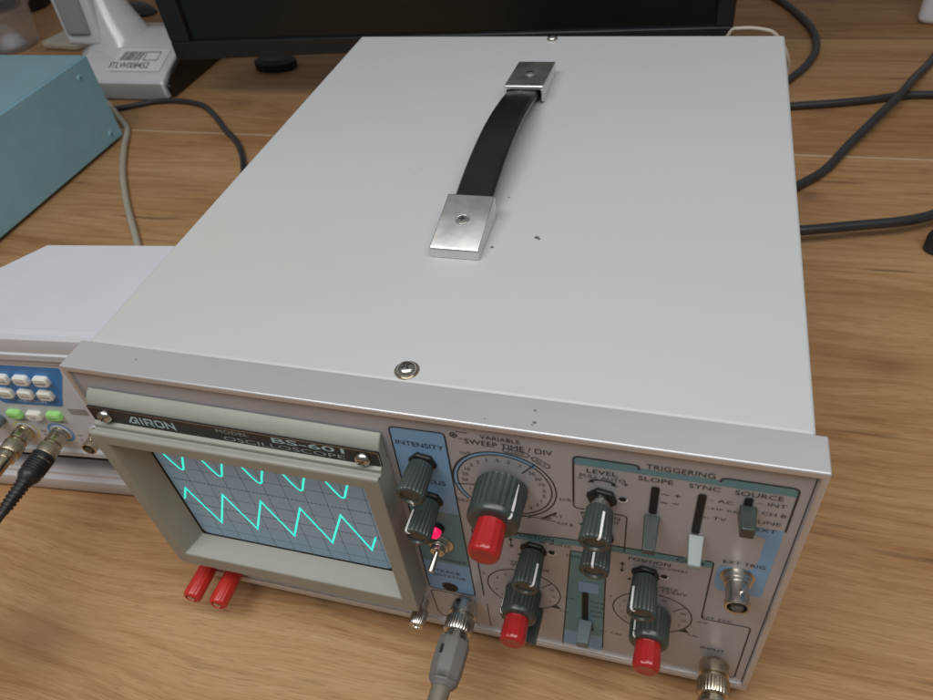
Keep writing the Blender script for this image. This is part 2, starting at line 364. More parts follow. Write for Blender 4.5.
        ob = bpy.data.objects.new(name, me); COL.objects.link(ob)
        if parent: ob.parent = parent
        else: ob.location = W(o0)
        ORG[ob.name] = o0
        if bevel:
            md = ob.modifiers.new('edge', 'BEVEL'); md.width = bevel*MM; md.segments = bseg; md.limit_method = 'ANGLE'; md.angle_limit = math.radians(40); md.harden_normals = False
        return ob
def tag(o, label=None, cat=None, group=None, kind=None):
    if label: o['label'] = label
    if cat: o['category'] = cat
    if group: o['group'] = group
    if kind: o['kind'] = kind
    return o
def thing(name, label, cat, org, group=None):
    o = bpy.data.objects.new(name, None); COL.objects.link(o)
    o.empty_display_size = 0.02; o.location = W(org); ORG[o.name] = org
    return tag(o, label, cat, group)
def arc(cx, cz, r, a0, a1, n=24, sx=1.0):     # angles in degrees, 0 = up, clockwise
    return [(cx+r*sx*math.sin(math.radians(a0+(a1-a0)*i/n)), cz+r*math.cos(math.radians(a0+(a1-a0)*i/n))) for i in range(n+1)]
def round_poly(pts, r, n=5):                  # round every corner of a 2-D polygon; r may be a list
    out = []; N_ = len(pts)
    for i in range(N_):
        rr = r[i] if isinstance(r, (list,tuple)) else r
        p = Vector(pts[i]); a = Vector(pts[i-1]); c = Vector(pts[(i+1)%N_])
        if rr <= 0: out.append(tuple(p)); continue
        d0 = (a-p).normalized(); d1 = (c-p).normalized()
        s0 = p+d0*rr; s1 = p+d1*rr
        for k in range(n+1):
            t = k/n
            q = s0*(1-t)**2+p*2*t*(1-t)+s1*t*t
            out.append((q.x,q.y))
    return out
def round_line(pts, r, n=5):                  # open polyline with rounded inner corners
    q = round_poly(pts, [0]+[r]*(len(pts)-2)+[0], n)
    return q

# ------------------------------------------------------------------ tabletop
mb = MB(); mb.add([(-2200,-900,TZ),(1900,-900,TZ),(1900,2200,TZ),(-2200,2200,TZ)], [(0,1,2,3)], 'wood')
mb.add([(-2200,-900,TZ-30),(1900,-900,TZ-30),(1900,2200,TZ-30),(-2200,2200,TZ-30)], [(3,2,1,0)], 'wood')
mb.add([(-2200,-900,TZ-30),(1900,-900,TZ-30),(1900,-900,TZ),(-2200,-900,TZ)], [(0,1,2,3)], 'wood')
table = mb.build('tabletop', None, (0,0,TZ), smooth='flat'); tag(table, kind='structure')

# ------------------------------------------------------------------ oscilloscope
H = 172.7; D = 348.0; FD = 16.0; PY = 1.5
osc = thing('oscilloscope', 'large light grey bench oscilloscope with carrying handle, glowing screen and red capped knobs', 'oscilloscope', (150,174,TZ))
# cover
mb = MB(); E_ = 3.5
mb.box(E_, 300-E_, FD, D, -H+0.8, -0.35, 'cover')
for x, y, r in ((182.4,114.3,1.3),(183.6,113.2,0.8),(163.4,104.5,.9),(161.8,146.0,.6)):
    k = 9
    mb.add([(x+r*math.cos(2*PI*i/k)*(1+.3*math.sin(3*i)), y+r*math.sin(2*PI*i/k)*(.8+.2*math.cos(2*i)), -0.31) for i in range(k)], [list(range(k))], 'speck')
for x0, y0, x1, y1 in ((106,163,111,174),(211,296,216,299)):
    dx, dy = y1-y0, x0-x1; l = math.hypot(dx,dy); dx, dy = dx/l*.25, dy/l*.25
    mb.add([(x0-dx,y0-dy,-.31),(x1,y1,-.31),(x0+dx,y0+dy,-.31)], [(0,1,2)], 'scuff')
cover = mb.build('cover', osc, bevel=1.6, bseg=3)
# front frame: hollow rectangular aluminium ring
def ring(mb, xo0, xo1, zo0, zo1, xi0, xi1, zi0, zi1, y0, y1, m):
    O_ = [(xo0,zo0),(xo1,zo0),(xo1,zo1),(xo0,zo1)]; I_ = [(xi0,zi0),(xi1,zi0),(xi1,zi1),(xi0,zi1)]
    vs = [(p[0],y0,p[1]) for p in O_]+[(p[0],y0,p[1]) for p in I_]+[(p[0],y1,p[1]) for p in O_]+[(p[0],y1,p[1]) for p in I_]
    fs = []
    for i in range(4):
        j = (i+1) % 4
        fs += [(i,j,4+j,4+i),(8+i,12+i,12+j,8+j),(i,8+i,8+j,j),(4+i,4+j,12+j,12+i)]
    mb.add(vs, fs, m)
mb = MB()
ring(mb, 0, 300, -H, 0, 2.6, 297.4, -H+3.6, -3.4, 0, FD, 'frame')
for x, y, r in ((202.5,10.2,.55),(203.4,4.6,.75),(202.8,3.4,.4),(185.6,3.2,.3),(33.0,9.0,.35)):
    mb.add([(x+r*math.cos(2*PI*i/8)*(1+.3*math.sin(3*i)), y+r*math.sin(2*PI*i/8)*.8, 0.03) for i in range(8)], [list(range(8))], 'speck')
frame = mb.build('front_frame', osc, bevel=0.7, bseg=3)
# four rubber feet
for x in (22,278):
    for y in (30,325):
        MB().lathe((x,y,-H), (0,0,-1), [(0,9),(TZ*-1-H-1,8),(TZ*-1-H,7)], 20, 'rubber').build('rubber_foot', osc)

# ---- front panel with its printing
L1, L2, L3, L4 = PY-0.08, PY-0.16, PY-0.24, PY-0.30
p = MB()
p.box(2.5, 297.5, PY, PY+2.5, -H+3.5, -3.3, 'panel')
# bright bottom lip of the panel
p.box(2.7, 297.3, PY-1.0, PY, -H+3.7, -H+5.0, 'chrome')
# blue column
blue = [(147,-10.2),(169.4,-9.6),(169.0,-134.4),(145.4,-134.4)]
bp_ = round_poly(blue, [2.2,2.2,2.2,2.2])
def xl(z): return 147+(145.4-147)*(z+10.2)/(-134.4+10.2)
p.sheet(round_poly([(xl(-10),-10.2),(169.4,-9.6),(169.25,-64),(xl(-64),-64)], [2.2,2.2,0,0]), L1, 'blue')
p.sheet([(xl(-64),-64),(169.25,-64),(169.1,-107.3),(xl(-107.3),-107.3)], L1, 'teal')
p.sheet(round_poly([(xl(-107.3),-107.3),(169.1,-107.3),(169.0,-134.4),(145.4,-134.4)], [0,0,2.2,2.2]), L1, 'blue')
p.ribbon(bp_, 0.65, L2, 'ink', closed=True)
# box for channel A input below the column
p.ribbon(round_line([(145.6,-138),(146.4,-160),(150,-164),(168,-164)], 2.0), 0.45, L2, 'ink')
p.ribbon(round_line([(145.6,-138),(148,-136.6),(158,-136.4)], 1.0), 0.45, L2, 'ink')
def T(body, cx, cz, w, h, m='ink', rot=0, bold=0.0): p.text(body, cx, cz, w, h, L3, m, math.radians(rot), bold)
T('INTENSITY', 158.2,-18.9, 19.5,2.7); T('FOCUS', 159.3,-42.3, 13,2.6)
T('POWER', 161.5,-104.4, 13,2.3,'inkfine'); T('TRACE', 157.2,-115.6, 12,2.4,'inkfine'); T('ROTATOR', 157.6,-119.8, 16.5,2.4,'inkfine')
# sweep block
SX, SZ = 190.4, -36.9
T('VARIABLE', 190.8,-8.4, 15.2,2.1); T('SWEEP TIME / DIV', 193.6,-12.1, 33,2.9)
p.ribbon(arc(173.0,-9.7,1.3,0,360,18), 0.45, L2, 'ink', closed=True); p.sheet([(172.4,-10.2),(173.6,-10.2),(173.6,-9.2),(172.4,-9.2)], L2, 'ink')
p.ribbon([(174.2,-7.4),(178.6,-7.4)], 0.3, L2, 'ink'); p.ribbon([(174.8,-11.4),(176.6,-11.4)], 0.3, L2, 'ink')
T('mS', 176.6,-19.4, 4.2,1.7,'inkfine'); T('µS', 214.5,-39.6, 4.4,2.0,'inkfine'); T('SEC', 172.6,-52.0, 6,1.8,'inkfine')
p.sheet(arc(SX,SZ,20.6,-128,42,40)+arc(SX,SZ,18.9,42,-128,40), L1, 'blue')
p.ribbon(arc(SX,SZ,20.6,-130,165,70), 0.55, L2, 'ink'); p.ribbon(arc(SX,SZ,18.9,-130,165,70), 0.5, L2, 'ink')
p.ribbon(arc(SX,SZ,20.6,-86,-40,20), 0.75, L3, 'ink')
for a in (38,-101): p.ribbon([arc(SX,SZ,20.4,a,a,1)[0], arc(SX,SZ,12.5,a,a,1)[0]], 0.5, L2, 'ink')
seq = [('.5',-122),('.1',-111),('50',-90),('20',-76),('10',-62.5),('5',-50),('2',-36),('1',-21.5),('.5',-6),('.2',9.5),('.1',25),('50',47),('20',60),('10',73),('5',87),('2',100),('1',113),('.5',127),('.2',141)]
for s_, a in seq:
    q = arc(SX,SZ,15.9,a,a,1)[0]; T(s_, q[0],q[1], None,1.9,'ink' if len(s_) < 3 else 'inkfine')
def pill(cx, cz, w, h, rot, body):
    c, s_ = math.cos(rot), math.sin(rot); pts = [(-w/2,0),(-w/2+1.2,h/2),(w/2-1.2,h/2),(w/2,0),(w/2-1.2,-h/2),(-w/2+1.2,-h/2)]
    p.ribbon([(cx+a*c-b*s_, cz+a*s_+b*c) for a, b in pts], 0.32, L2, 'ink', closed=True)
    p.text(body, cx, cz, w*0.62, h*0.5, L3, 'inkfine', rot)
pill(196.4,-14.9, 10.4,2.4, math.radians(-9), 'CHOP'); pill(205.6,-18.6, 8.2,2.4, math.radians(-35), 'ALT')
p.ribbon([(205.5,-55.0),(210.8,-49.8)], 0.9, L2, 'ink'); p.ribbon([(204.6,-54.9),(208.8,-54.4)], 0.5, L2, 'ink'); T('X-Y', 211.2,-51.8, 4.2,2.0,'inkfine')
p.ribbon([(199,-56.8),(200.6,-55.6),(210.5,-56.2)], 0.4, L2, 'ink'); T('CH B', 214.2,-56.6, 6.4,1.8,'inkfine')
p.sheet([(219.4,-54.7),(221.4,-53.9),(221.4,-55.6)], L2, 'ink')
# triggering block
p.sheet(round_poly([(217.6,-11.7),(240.8,-11.7),(240.8,-13.3),(268,-13.3),(268,-11.7),(293.0,-11.7),(293.0,-16.4),(217.6,-16.4)], [2.4,0,0,0,0,2.4,0,0]), L1, 'teal')
p.ribbon(round_line([(217.6,-40),(217.6,-11.7),(240.8,-11.7),(240.8,-14.2)], 2.4), 0.75, L2, 'ink')
p.ribbon(round_line([(268.0,-14.2),(268.0,-11.7),(293.0,-11.7),(293.0,-37.6)], 2.4), 0.75, L2, 'ink')
T('TRIGGERING', 254.6,-11.4, 23,2.7)
p.ribbon(round_line([(217.6,-40),(217.6,-44.0),(222,-44.0)], 2.0), 0.55, L2, 'ink')
p.ribbon(round_line([(232.5,-44.0),(238.0,-44.0),(238.0,-70)], 2.0), 0.5, L2, 'ink')
T('LEVEL', 228.0,-19.0, 11.0,2.5); T('PULL AUTO', 228.2,-22.2, 16.5,1.9); T('−', 220.0,-24.0, 1.8,.35); T('+', 236.6,-24.0, 2.0,2.0)
p.ribbon(arc(228.3,-37,13.2,-21,21,14), 0.7, L2, 'ink')
p.sheet([(222.6,-26.0),(225.0,-23.6),(225.2,-25.6)], L3, 'ink'); p.sheet([(234.0,-26.2),(231.6,-23.8),(231.4,-25.8)], L3, 'ink')
T('POSITION', 228,-46.8, 15,2.1); T('PULL MAG', 228,-49.6, 14,1.7,'inkfine')
T('SLOPE', 246.8,-18.6, 12.0,2.5); T('SYNC', 263.4,-18.6, 10.5,2.5); T('SOURCE', 281.2,-18.5, 15.6,2.5)
T('~ +', 252.8,-26.0, 6.6,1.9); T('~ −', 252.6,-31.2, 6.4,1.0)
T('– AC', 269.6,-25.2, 8.5,1.8); T('~HF REJ', 270.8,-30.4, 11.5,1.7,'inkfine'); T('~ TV', 268.8,-36.0, 8.0,1.8)
T('– INT', 286.0,-22.6, 9.4,1.9); T('CH B', 287.6,-28.2, 8.0,1.9); T('LINE', 287.0,-33.6, 7.6,1.9,'inkfine'); 
p.sheet(round_poly([(281.5,-37.6),(292.6,-37.6),(292.6,-86),(275.6,-86),(273.8,-80),(274.2,-67),(286.2,-67),(287.4,-60),(287.6,-44),(281.5,-42.6)], [0,1,2,2,1,1,2,2,1,0]), L1, 'blue')
T('EXT', 286.6,-38.6, 7.0,1.9); T('EXT TRIG', 283.0,-63.4, 15.2,2.2)
T('1M 30P', 279,-110.4, 12,1.5,'inkfine')
# slots behind the slide levers
for x, z0, z1 in ((247.1,-22.6,-39.5),(263.2,-22.6,-47.8),(278.4,-20.6,-34),(222.6,-109.5,-136),(198.8,-129,-140),(249.5,-129,-140)):
    p.sheet(round_poly([(x-1.25,z0),(x+1.25,z0),(x+1.25,z1),(x-1.25,z1)], 1.1), L3, 'hole')
    p.ribbon(round_poly([(x-1.4,z0+.15),(x+1.4,z0+.15),(x+1.4,z1),(x-1.4,z1)], 1.2), 0.3, L4, 'inkfine', closed=True)
p.sheet(round_poly([(225.0,-142),(226.6,-142),(226.6,-145.5),(225.0,-145.5)],.3), L3, 'hole')
# small adjustment holes beside the pull knobs
for x, z in ((236.0,-33.5),(254.8,-83.3),(208.2,-80.6)):
    p.sheet(arc(x,z,1.5,0,360,14)[:-1], L3, 'hole'); p.ribbon(arc(x,z,1.6,60,250,12), 0.5, L4, 'white')
# channel bands
p.sheet(round_poly([(174.4,-72.2),(216.4,-67.6),(216.4,-72.2),(174.4,-76.4)], [1,0,0,0]), L1, 'teal')
p.sheet([(216.4,-67.6),(238,-66.5),(238,-71.0),(216.4,-72.0)], L1, 'teal')
p.sheet(round_poly([(238,-66.4),(272.0,-65.6),(272.0,-70.2),(238,-71.0)], [0,2,0,0]), L1, 'teal')
p.ribbon(round_line([(173.6,-132),(173.6,-71.8),(216.4,-67.4),(238,-66.4),(261,-66.0)], 2.0), 0.6, L2, 'ink')
p.ribbon(round_line([(269,-65.7),(272.2,-65.6),(272.6,-112.4),(292.8,-112.4),(293.2,-163.6),(285.5,-164)], 1.8), 0.6, L2, 'ink')
p.ribbon([(174.4,-140),(174.4,-164)], 0.4, L2, 'ink')
T('CH B', 263.6,-68.2, 10.5,2.4)
# centre strip
p.sheet(round_poly([(216.2,-76.4),(230.8,-75.8),(230.8,-100),(214.6,-100)], [1.5,0,0,0]), L1, 'teal')
p.sheet([(215.0,-100),(230.8,-100),(230.8,-112),(214.2,-112)], L1+0.03, 'teal')
p.sheet(round_poly([(219.5,-100.2),(228.5,-100.2),(228.5,-109),(219.5,-109)],1), L2, 'blue')
p.sheet([(214.2,-112),(230.8,-112),(231.2,-150),(212.6,-150)], L1, 'teal')
p.sheet([(212.6,-150),(231.2,-150),(231.3,-165),(211.8,-165)], L1, 'blue')
p.ribbon(round_line([(211.6,-166),(216.2,-76.2),(231.0,-75.6),(231.4,-162)], 1.2), 0.55, L2, 'ink')
T('MODE', 218.4,-80.4, 8,2.0)
for i, s_ in enumerate(('CH A','CH B','DUAL','ADD')): T(s_, 228.0,-117-4.4*i, 6.0,1.6,'inkfine')
T('X-Y', 231.2,-143.6, 3.6,1.6,'ink'); T('CAL', 237.4,-143.4, 5.4,1.6,'inkfine')
# channel A and B controls
def channel(cx, cz, r, px, pz, sub):
    T('POSITION', px+1.0, pz+9.5, 16.5,2.4); T(sub, px+9.5, pz+6.4, 14,1.6,'inkfine')
    T('VARIABLE', cx+2, cz+24.0, 14,1.9,'inkfine'); T('VOLTS/DIV', cx+4, cz+21.2, 18,2.3,'inkfine')
    p.ribbon(arc(cx,cz,r,0,360,56), 0.5, L2, 'ink', closed=True)
    for s_, a in (('5',-128),('2',-108),('1',-85),('.5',-62),('.2',-36),('.1',-10),('50',18),('20',70),('10',96),('5',118),('V',-66)):
        rr = r-3.1 if s_ != 'V' else r+3
        q = arc(cx,cz,rr,a,a,1)[0]; T(s_, q[0],q[1], None,1.6,'inkfine')
    p.ribbon([arc(cx,cz,r,52,52,1)[0], arc(cx,cz,r-7,60,60,1)[0]], 0.35, L2, 'ink')
    T('mV', cx+r+4.5, cz+0.5, 4.2,1.5,'inkfine')
    p.sheet([arc(cx,cz,r+.2,134,134,1)[0], arc(cx,cz,r+4,125,125,1)[0], arc(cx,cz,r+.6,120,120,1)[0]], L2, 'ink'); T('CAL', cx+r+2, cz-13.5, 5,1.5,'inkfine')
    # up-down arrow
    x = px-9.5; z = pz+1.5
    p.ribbon([(x,z-2.2),(x,z+2.2)], 0.4, L2, 'ink'); p.sheet([(x-1,z+2),(x,z+4),(x+1,z+2)], L2, 'ink'); p.sheet([(x-1,z-2),(x+1,z-2),(x,z-4)], L2, 'ink')
    p.sheet([(x+2.2,z-8.6),(x+4,z-7.6),(x+4,z-9.6)], L2, 'ink')
channel(194.0,-118.0,17.2, 200.0,-80.0, 'X AXIS'); channel(252.0,-116.3,17.0, 247.2,-83.2, 'PULL INVERT')
T('AC', 199.2,-127.2, 4,1.6,'inkfine'); T('INPUT', 280.5,-139.2, 10.5,2.2); T('INPUT', 162.4,-137.4, 9,1.8,'inkfine')
# trimmer hole of the trace rotator
p.sheet(arc(156.6,-130.2,3.7,0,360,22)[:-1], L3, 'hole'); p.ribbon(arc(156.6,-130.2,3.7,0,360,26)[:-1], 0.9, L4, 'nut', closed=True)
p.ribbon([(3.2,-4.6),(296.8,-4.6),(296.8,-166.6)], 0.5, L1, 'inkfine')
panel = p.build('front_panel', osc, smooth='flat')

# ---- knobs
AX = (0,-1,0)
def pointer(mb, cx, cz, phi, r, t0, L, rin):
    a = math.radians(phi); u = Vector((math.sin(a),0,math.cos(a))); w = Vector((math.cos(a),0,-math.sin(a)))
    def Q(t, rr, s_): q = Vector((cx,PY-t,cz))+u*rr+w*s_; return q
    hw = 0.42
    path = [(t0,r+.10),(L-.9,r+.10),(L-.15,r-.25),(L+.10,r-.75),(L+.10,rin)]
    vs = []; fs = []
    for t, rr in path: vs += [Q(t,rr,-hw),Q(t,rr,hw),Q(t,rr-.4,hw) if rr > rin+1 else Q(t-.3,rr,hw),Q(t,rr-.4,-hw) if rr > rin+1 else Q(t-.3,rr,-hw)]
    for i in range(len(path)-1):
        for k in range(4): j = (k+1)%4; fs.append((4*i+k,4*i+j,4*i+4+j,4*i+4+k))
    fs += [(3,2,1,0), tuple(4*(len(path)-1)+k for k in range(4))]
    mb.add(vs, fs, 'white')
def small_knob(x, z, yend, phi, silver=False, r=5.9):
    L = PY-yend; t0 = 2.7 if not silver else 6.0
    k = MB()
    k.lathe((x,PY,z), AX, [(t0,r*.80),(t0+.5,r*.86,1),(L-1.0,r,1),(L-.2,r*.93,1),(L,r*.84,1),(L-.05,r*.66),(L-.9,r*.58),(L-.9,.05)], 96, 'knob', flute=24, amp=.085)
    ob = k.build('control_knob', osc, smooth=50)
    n = MB(); n.lathe((x,PY,z), AX, [(0,5.9),(1.6,5.9),(2.2,5.2),(2.2,3.4)], 6, 'nut', phase=.3); n.build('mounting_nut', ob, bevel=.25)
    s_ = MB(); s_.lathe((x,PY,z), AX, [(1.0,3.4),(t0+1,3.4)], 24, 'nickel' if silver else 'nut'); s_.build('shaft', ob)
    q = MB(); pointer(q, x, z, phi, r*.99, L*.48, L, r*.62); q.build('index_line', ob, smooth=60)
    return ob
def big_knob(x, z, yg, yr, phi, r, rr):
    L = PY-yg; L2_ = PY-yr
    k = MB()
    k.lathe((x,PY,z), AX, [(1.4,r*1.02),(1.8,r*1.04,1),(L-2.8,r,1),(L-2.7,r*1.02),(L-.8,r*.99),(L-.15,r*.93),(L,r*.86),(L,.05)], 112, 'knob', flute=28, amp=.05)
    ob = k.build('selector_knob', osc, smooth=50)
    c = MB(); c.lathe((x,PY,z), AX, [(L-.5,rr*.92),(L+.6,rr*.93,1),(L2_-3,rr*1.0,1),(L2_-1.2,rr*.98,1),(L2_-.35,rr*.88),(L2_,rr*.7),(L2_-.25,rr*.5),(L2_-.25,.05)], 84, 'red', flute=14, amp=.035)
    c.build('red_cap', ob, smooth=50)
    q = MB(); pointer(q, x, z, phi, r*1.0, L*.18, L-.1, r*.74); q.build('index_line', ob, smooth=60)
    return ob
small_knob(158.2,-29.2,-16.0,170); small_knob(157.4,-55.0,-18.0,-42)
small_knob(228.3,-34.0,-19.2,20, silver=True); small_knob(228.0,-60.2,-15.6,-6)
small_knob(247.3,-83.0,-17.6,-46); small_knob(200.4,-80.2,-17.4,40)
big_knob(189.9,-36.9,-16.6,-30.6,50,10.1,6.2)
big_knob(194.2,-117.6,-13.4,-25.2,-70,8.3,5.9)
big_knob(251.8,-115.6,-13.6,-25.2,-52,8.3,5.9)
# slide levers
def lever(x, z, yt, dz, m, name='slide_lever', hw0=2.9, hw1=2.35, ht0=2.6, ht1=1.5):
    k = MB()
    a = [(x-hw0,PY-.2,z-ht0),(x+hw0,PY-.2,z-ht0),(x+hw0,PY-.2,z+ht0),(x-hw0,PY-.2,z+ht0)]
    b = [(x-hw1,yt,z+dz-ht1),(x+hw1,yt,z+dz-ht1),(x+hw1,yt,z+dz+ht1),(x-hw1,yt,z+dz+ht1)]
    k.hexa(a, b, m); return k.build(name, osc, bevel=.45)
lever(247.1,-42.8,-12.6,-1.2,'knob'); lever(263.9,-51.0,-9.6,-3.2,'knob_lit'); lever(278.8,-28.4,-8.6,0.6,'knob', ht0=3.4, ht1=2.8)
lever(222.9,-138.6,-9.6,-0.5,'lever_mid', ht0=3.2, ht1=2.6, hw0=3.2, hw1=2.8); lever(199.8,-136.4,-15.0,-0.6,'knob'); lever(250.0,-136.4,-15.0,-0.6,'knob')
# power lamp and toggle switch
k = MB(); k.lathe((157.0,PY,-76.6), AX, [(0,3.9),(2.0,3.9),(2.2,3.4)], 28, 'nut'); lamp = k.build('power_lamp', osc)
k = MB(); k.lathe((157.0,PY,-76.6), AX, [(1.8,3.1),(3.6,3.0),(5.0,2.2),(5.6,1.0),(5.7,.05)], 28, 'led'); k.build('lens', lamp)
k = MB()
k.lathe((156.9,PY,-90.0), AX, [(0,6.4),(.7,6.4),(.7,5.2)], 32, 'nickel'); k.lathe((156.9,PY,-90.0), AX, [(.6,5.0),(2.4,5.0),(2.8,4.4)], 6, 'nickel'); k.lathe((156.9,PY,-90.0), AX, [(2.6,3.6),(5.0,3.4),(5.2,2.2)], 28, 'nickel')
tog = k.build('toggle_switch', osc, bevel=.2)
k = MB(); k.lathe((156.9,PY-4.6,-90.1), (-.10,-.90,-.36), [(0,1.1),(7.5,1.6),(8.8,1.55),(9.4,1.0),(9.5,.05)], 24, 'nickel'); k.build('bat_lever', tog)
# BNC socket for the external trigger
def bnc_socket(x, y, z, parent, m='nickel', sc=1.0, ringm=None):
    k = MB()
    k.lathe((x,y,z), AX, [(0,6.3*sc),(1.0,6.3*sc),(1.0,6.0*sc),(2.6,6.0*sc),(2.6,5.5*sc),(4,5.5*sc),(4,4.85*sc),(11.5*sc,4.85*sc),(12.2*sc,5.25*sc),(14.2*sc,5.25*sc),(14.6*sc,4.9*sc),(14.4*sc,4.1*sc),(6*sc,4.0*sc),(6*sc,.05)], 40, m)
    for sg in (1,-1): k.lathe((x,y-9*sc,z), (sg*.25,0,.97*sg), [(4*sc,1.05*sc),(6.1*sc,1.0*sc)], 16, m)
    ob = k.build('coaxial_socket', parent, smooth=40)
    k = MB(); k.lathe((x,y,z), AX, [(5*sc,2.4*sc),(11*sc,2.4*sc),(11*sc,1.0*sc),(6*sc,.9*sc)], 24, 'white_pl'); k.build('insulator', ob)
    k = MB(); k.lathe((x,y,z), AX, [(0,7.2*sc),(.5,7.2*sc),(.5,6.0*sc)], 36, ringm or 'nut'); k.build('washer', ob)
    return ob
bnc_socket(281.9,PY,-73.2, osc, 'nickel', 0.92, 'nickel')
# ground terminal and red posts
k = MB(); k.lathe((139.9,PY,-151.2), AX, [(0,2.8),(5.6,2.8),(5.6,2.2)], 20, 'nickel'); k.lathe((139.9,PY,-151.2), AX, [(5.4,3.4),(5.8,4.1,1),(13.2,4.2,1),(14,3.6),(14,2.0),(13.2,1.8),(13.2,.05)], 96, 'nickel', flute=24, amp=.07); k.build('ground_terminal', osc, smooth=50)
for x, z in ((9.6,-160.6),(25.4,-161.8)):
    k = MB(); k.lathe((x,PY,z), AX, [(2.5,4.4),(3.0,5.0),(20.5,5.25,1),(21.8,4.7,1),(22.2,3.4),(21.4,3.0),(21.4,.05)], 84, 'red_post', flute=14, amp=.05)
    post = k.build('binding_post', osc, smooth=50)
    k = MB(); k.lathe((x,PY,z), AX, [(0,4.6),(2.6,4.6)], 24, 'red_post'); k.build('collar', post)
    k = MB(); k.lathe((x,PY,z), AX, [(19,2.1),(22.0,2.1),(21.9,1.2),(21,.05)], 20, 'nickel'); k.build('tip', post)

# ---- screen hood
FY = -11.0; ZT = -30.4; ZB = -138.0; X0 = 7.0; X1 = 143.4
oi = [(13.9,-127.8),(136.2,-127.8),(136.2,-36.4),(13.9,-36.4)]       # opening at the face
si = [(20.3,-123.6),(130,-123.6),(130,-41.4),(20.3,-41.4)]       # opening at the tube
hb = MB()
Of = round_poly([(X0,ZB),(X1,ZB),(X1,ZT),(X0,ZT)], [3.6,2.4,1.0,1.0], 4)
If = round_poly(oi, 0.8, 4); Sf = round_poly(si, 1.6, 4)
n = len(Of)
vs = [(q[0],FY,q[1]) for q in Of]+[(q[0],FY,q[1]) for q in If]+[(q[0],0.2,q[1]) for q in Sf]+[(q[0],PY-.3,q[1]) for q in Of]
fs = []
for i in range(n):
    j = (i+1)%n
    fs += [(i,j,n+j,n+i),(n+i,n+j,2*n+j,2*n+i),(3*n+i,3*n+j,j,i)]
hb.add(vs, fs, 'hood')
# rail above the opening: sloped cap, name plate seat, ledge and groove
prof = [(PY-.4,-14.2),(-1.0,-15.4),(-3.2,-17.6),(-4.2,-20.2),(-4.2,-28.2),(-6.8,-28.5),(-6.8,-31.2),(-8.7,-31.2),(-8.7,-29.2),(-10.6,-29.4),(FY-.02,-30.2),(FY-.02,-31.6),(PY-.4,-31.6)]
n0 = len(hb.v); hb.prism(prof, X0+.2, X1-.1, 'x', 'hood')
for i_ in range(n0, len(hb.v)):
    v_ = hb.v[i_]
    if v_[0] < 50 and v_[2] > -28.3: hb.v[i_] = (v_[0], v_[1], v_[2]+1.3)
hood = hb.build('screen_hood', osc, bevel=0.5, bseg=2)
q = MB(); q.prism(round_poly([(7.6,-28.0),(143.4,-28.7),(143.4,-19.6),(7.6,-18.4)], .8), -4.2, -5.1, 'y', 'black_plate')
NY = -5.16
q.ribbon(round_poly([(7.8,-27.8),(143.2,-28.5),(143.2,-19.8),(7.8,-18.6)], .8), .28, NY, 'nickel', closed=True)
# maker's lettering: wide strokes
def logo(x, z, w, h):
    gap = w*.035; cw = [1.25,.35,1.05,1.05,1.1]; tot = sum(cw); u = (w-4*gap)/tot; t = h*.20
    def stroke(pts): q.ribbon(pts, t, NY-.03, 'logo')
    cx = x
    a = cw[0]*u; stroke([(cx,z+t*.3),(cx+a*.55,z+h-t/2),(cx+a-t/2,z+h-t/2),(cx+a-t/2,z)]); stroke([(cx+a*.2,z+t*.5),(cx+a*.62,z+t*.5),(cx+a*.72,z+h*.55)]); cx += a+gap
    a = cw[1]*u; stroke([(cx+a/2,z),(cx+a/2,z+h)]); cx += a+gap
    a = cw[2]*u; stroke([(cx+t/2,z),(cx+t/2,z+h-t/2),(cx+a-t/2,z+h-t/2),(cx+a-t/2,z+h*.45),(cx+t,z+h*.45)]); stroke([(cx+a*.5,z+h*.45),(cx+a-t*.3,z)]); cx += a+gap
    a = cw[3]*u; q.ribbon(round_poly([(cx+t/2,z+t/2),(cx+a-t/2,z+t/2),(cx+a-t/2,z+h-t/2),(cx+t/2,z+h-t/2)], h*.16, 3), t, NY-.03, 'logo', closed=True); cx += a+gap
    a = cw[4]*u; stroke([(cx+t/2,z),(cx+t/2,z+h-t/2),(cx+a-t/2,z+t/2),(cx+a-t/2,z+h)])
logo(27.0,-25.6,23.4,4.7)
q.text('MODEL', 78.5,-21.3, 15,2.1, NY, 'logo_grey'); q.text('BS-601', 112.6,-21.7, 32,3.2, NY, 'logo', bold=.012)
q.text('OSCILLOSCOPE', 100.6,-25.7, 55,2.5, NY, 'logo_grey')
plate = q.build('name_plate', hood, smooth='flat')
def screw(x, y, z, ax, r, parent, m='nickel'):
    k = MB(); k.lathe((x,y,z), ax, [(0,r),(r*.25,r),(r*.55,r*.8),(r*.70,r*.45),(r*.72,.05)], 28, m)
    a = Vector(ax); u = a.orthogonal().normalized(); w = a.cross(u)
    for d, e in ((u,w),(w,u)):
        c = Vector((x,y,z))+a*(r*.70)
        pts = [c+d*r*.52+e*r*.10, c-d*r*.52+e*r*.10, c-d*r*.52-e*r*.10, c+d*r*.52-e*r*.10]
        k.hexa([v-a*.05 for v in pts], [v+a*.06 for v in pts], 'hole')
    return k.build('screw', parent, smooth=50)
screw(15.2,-5.1,-23.4, AX, 3.3, hood); screw(136.0,-5.1,-24.6, AX, 3.3, hood)
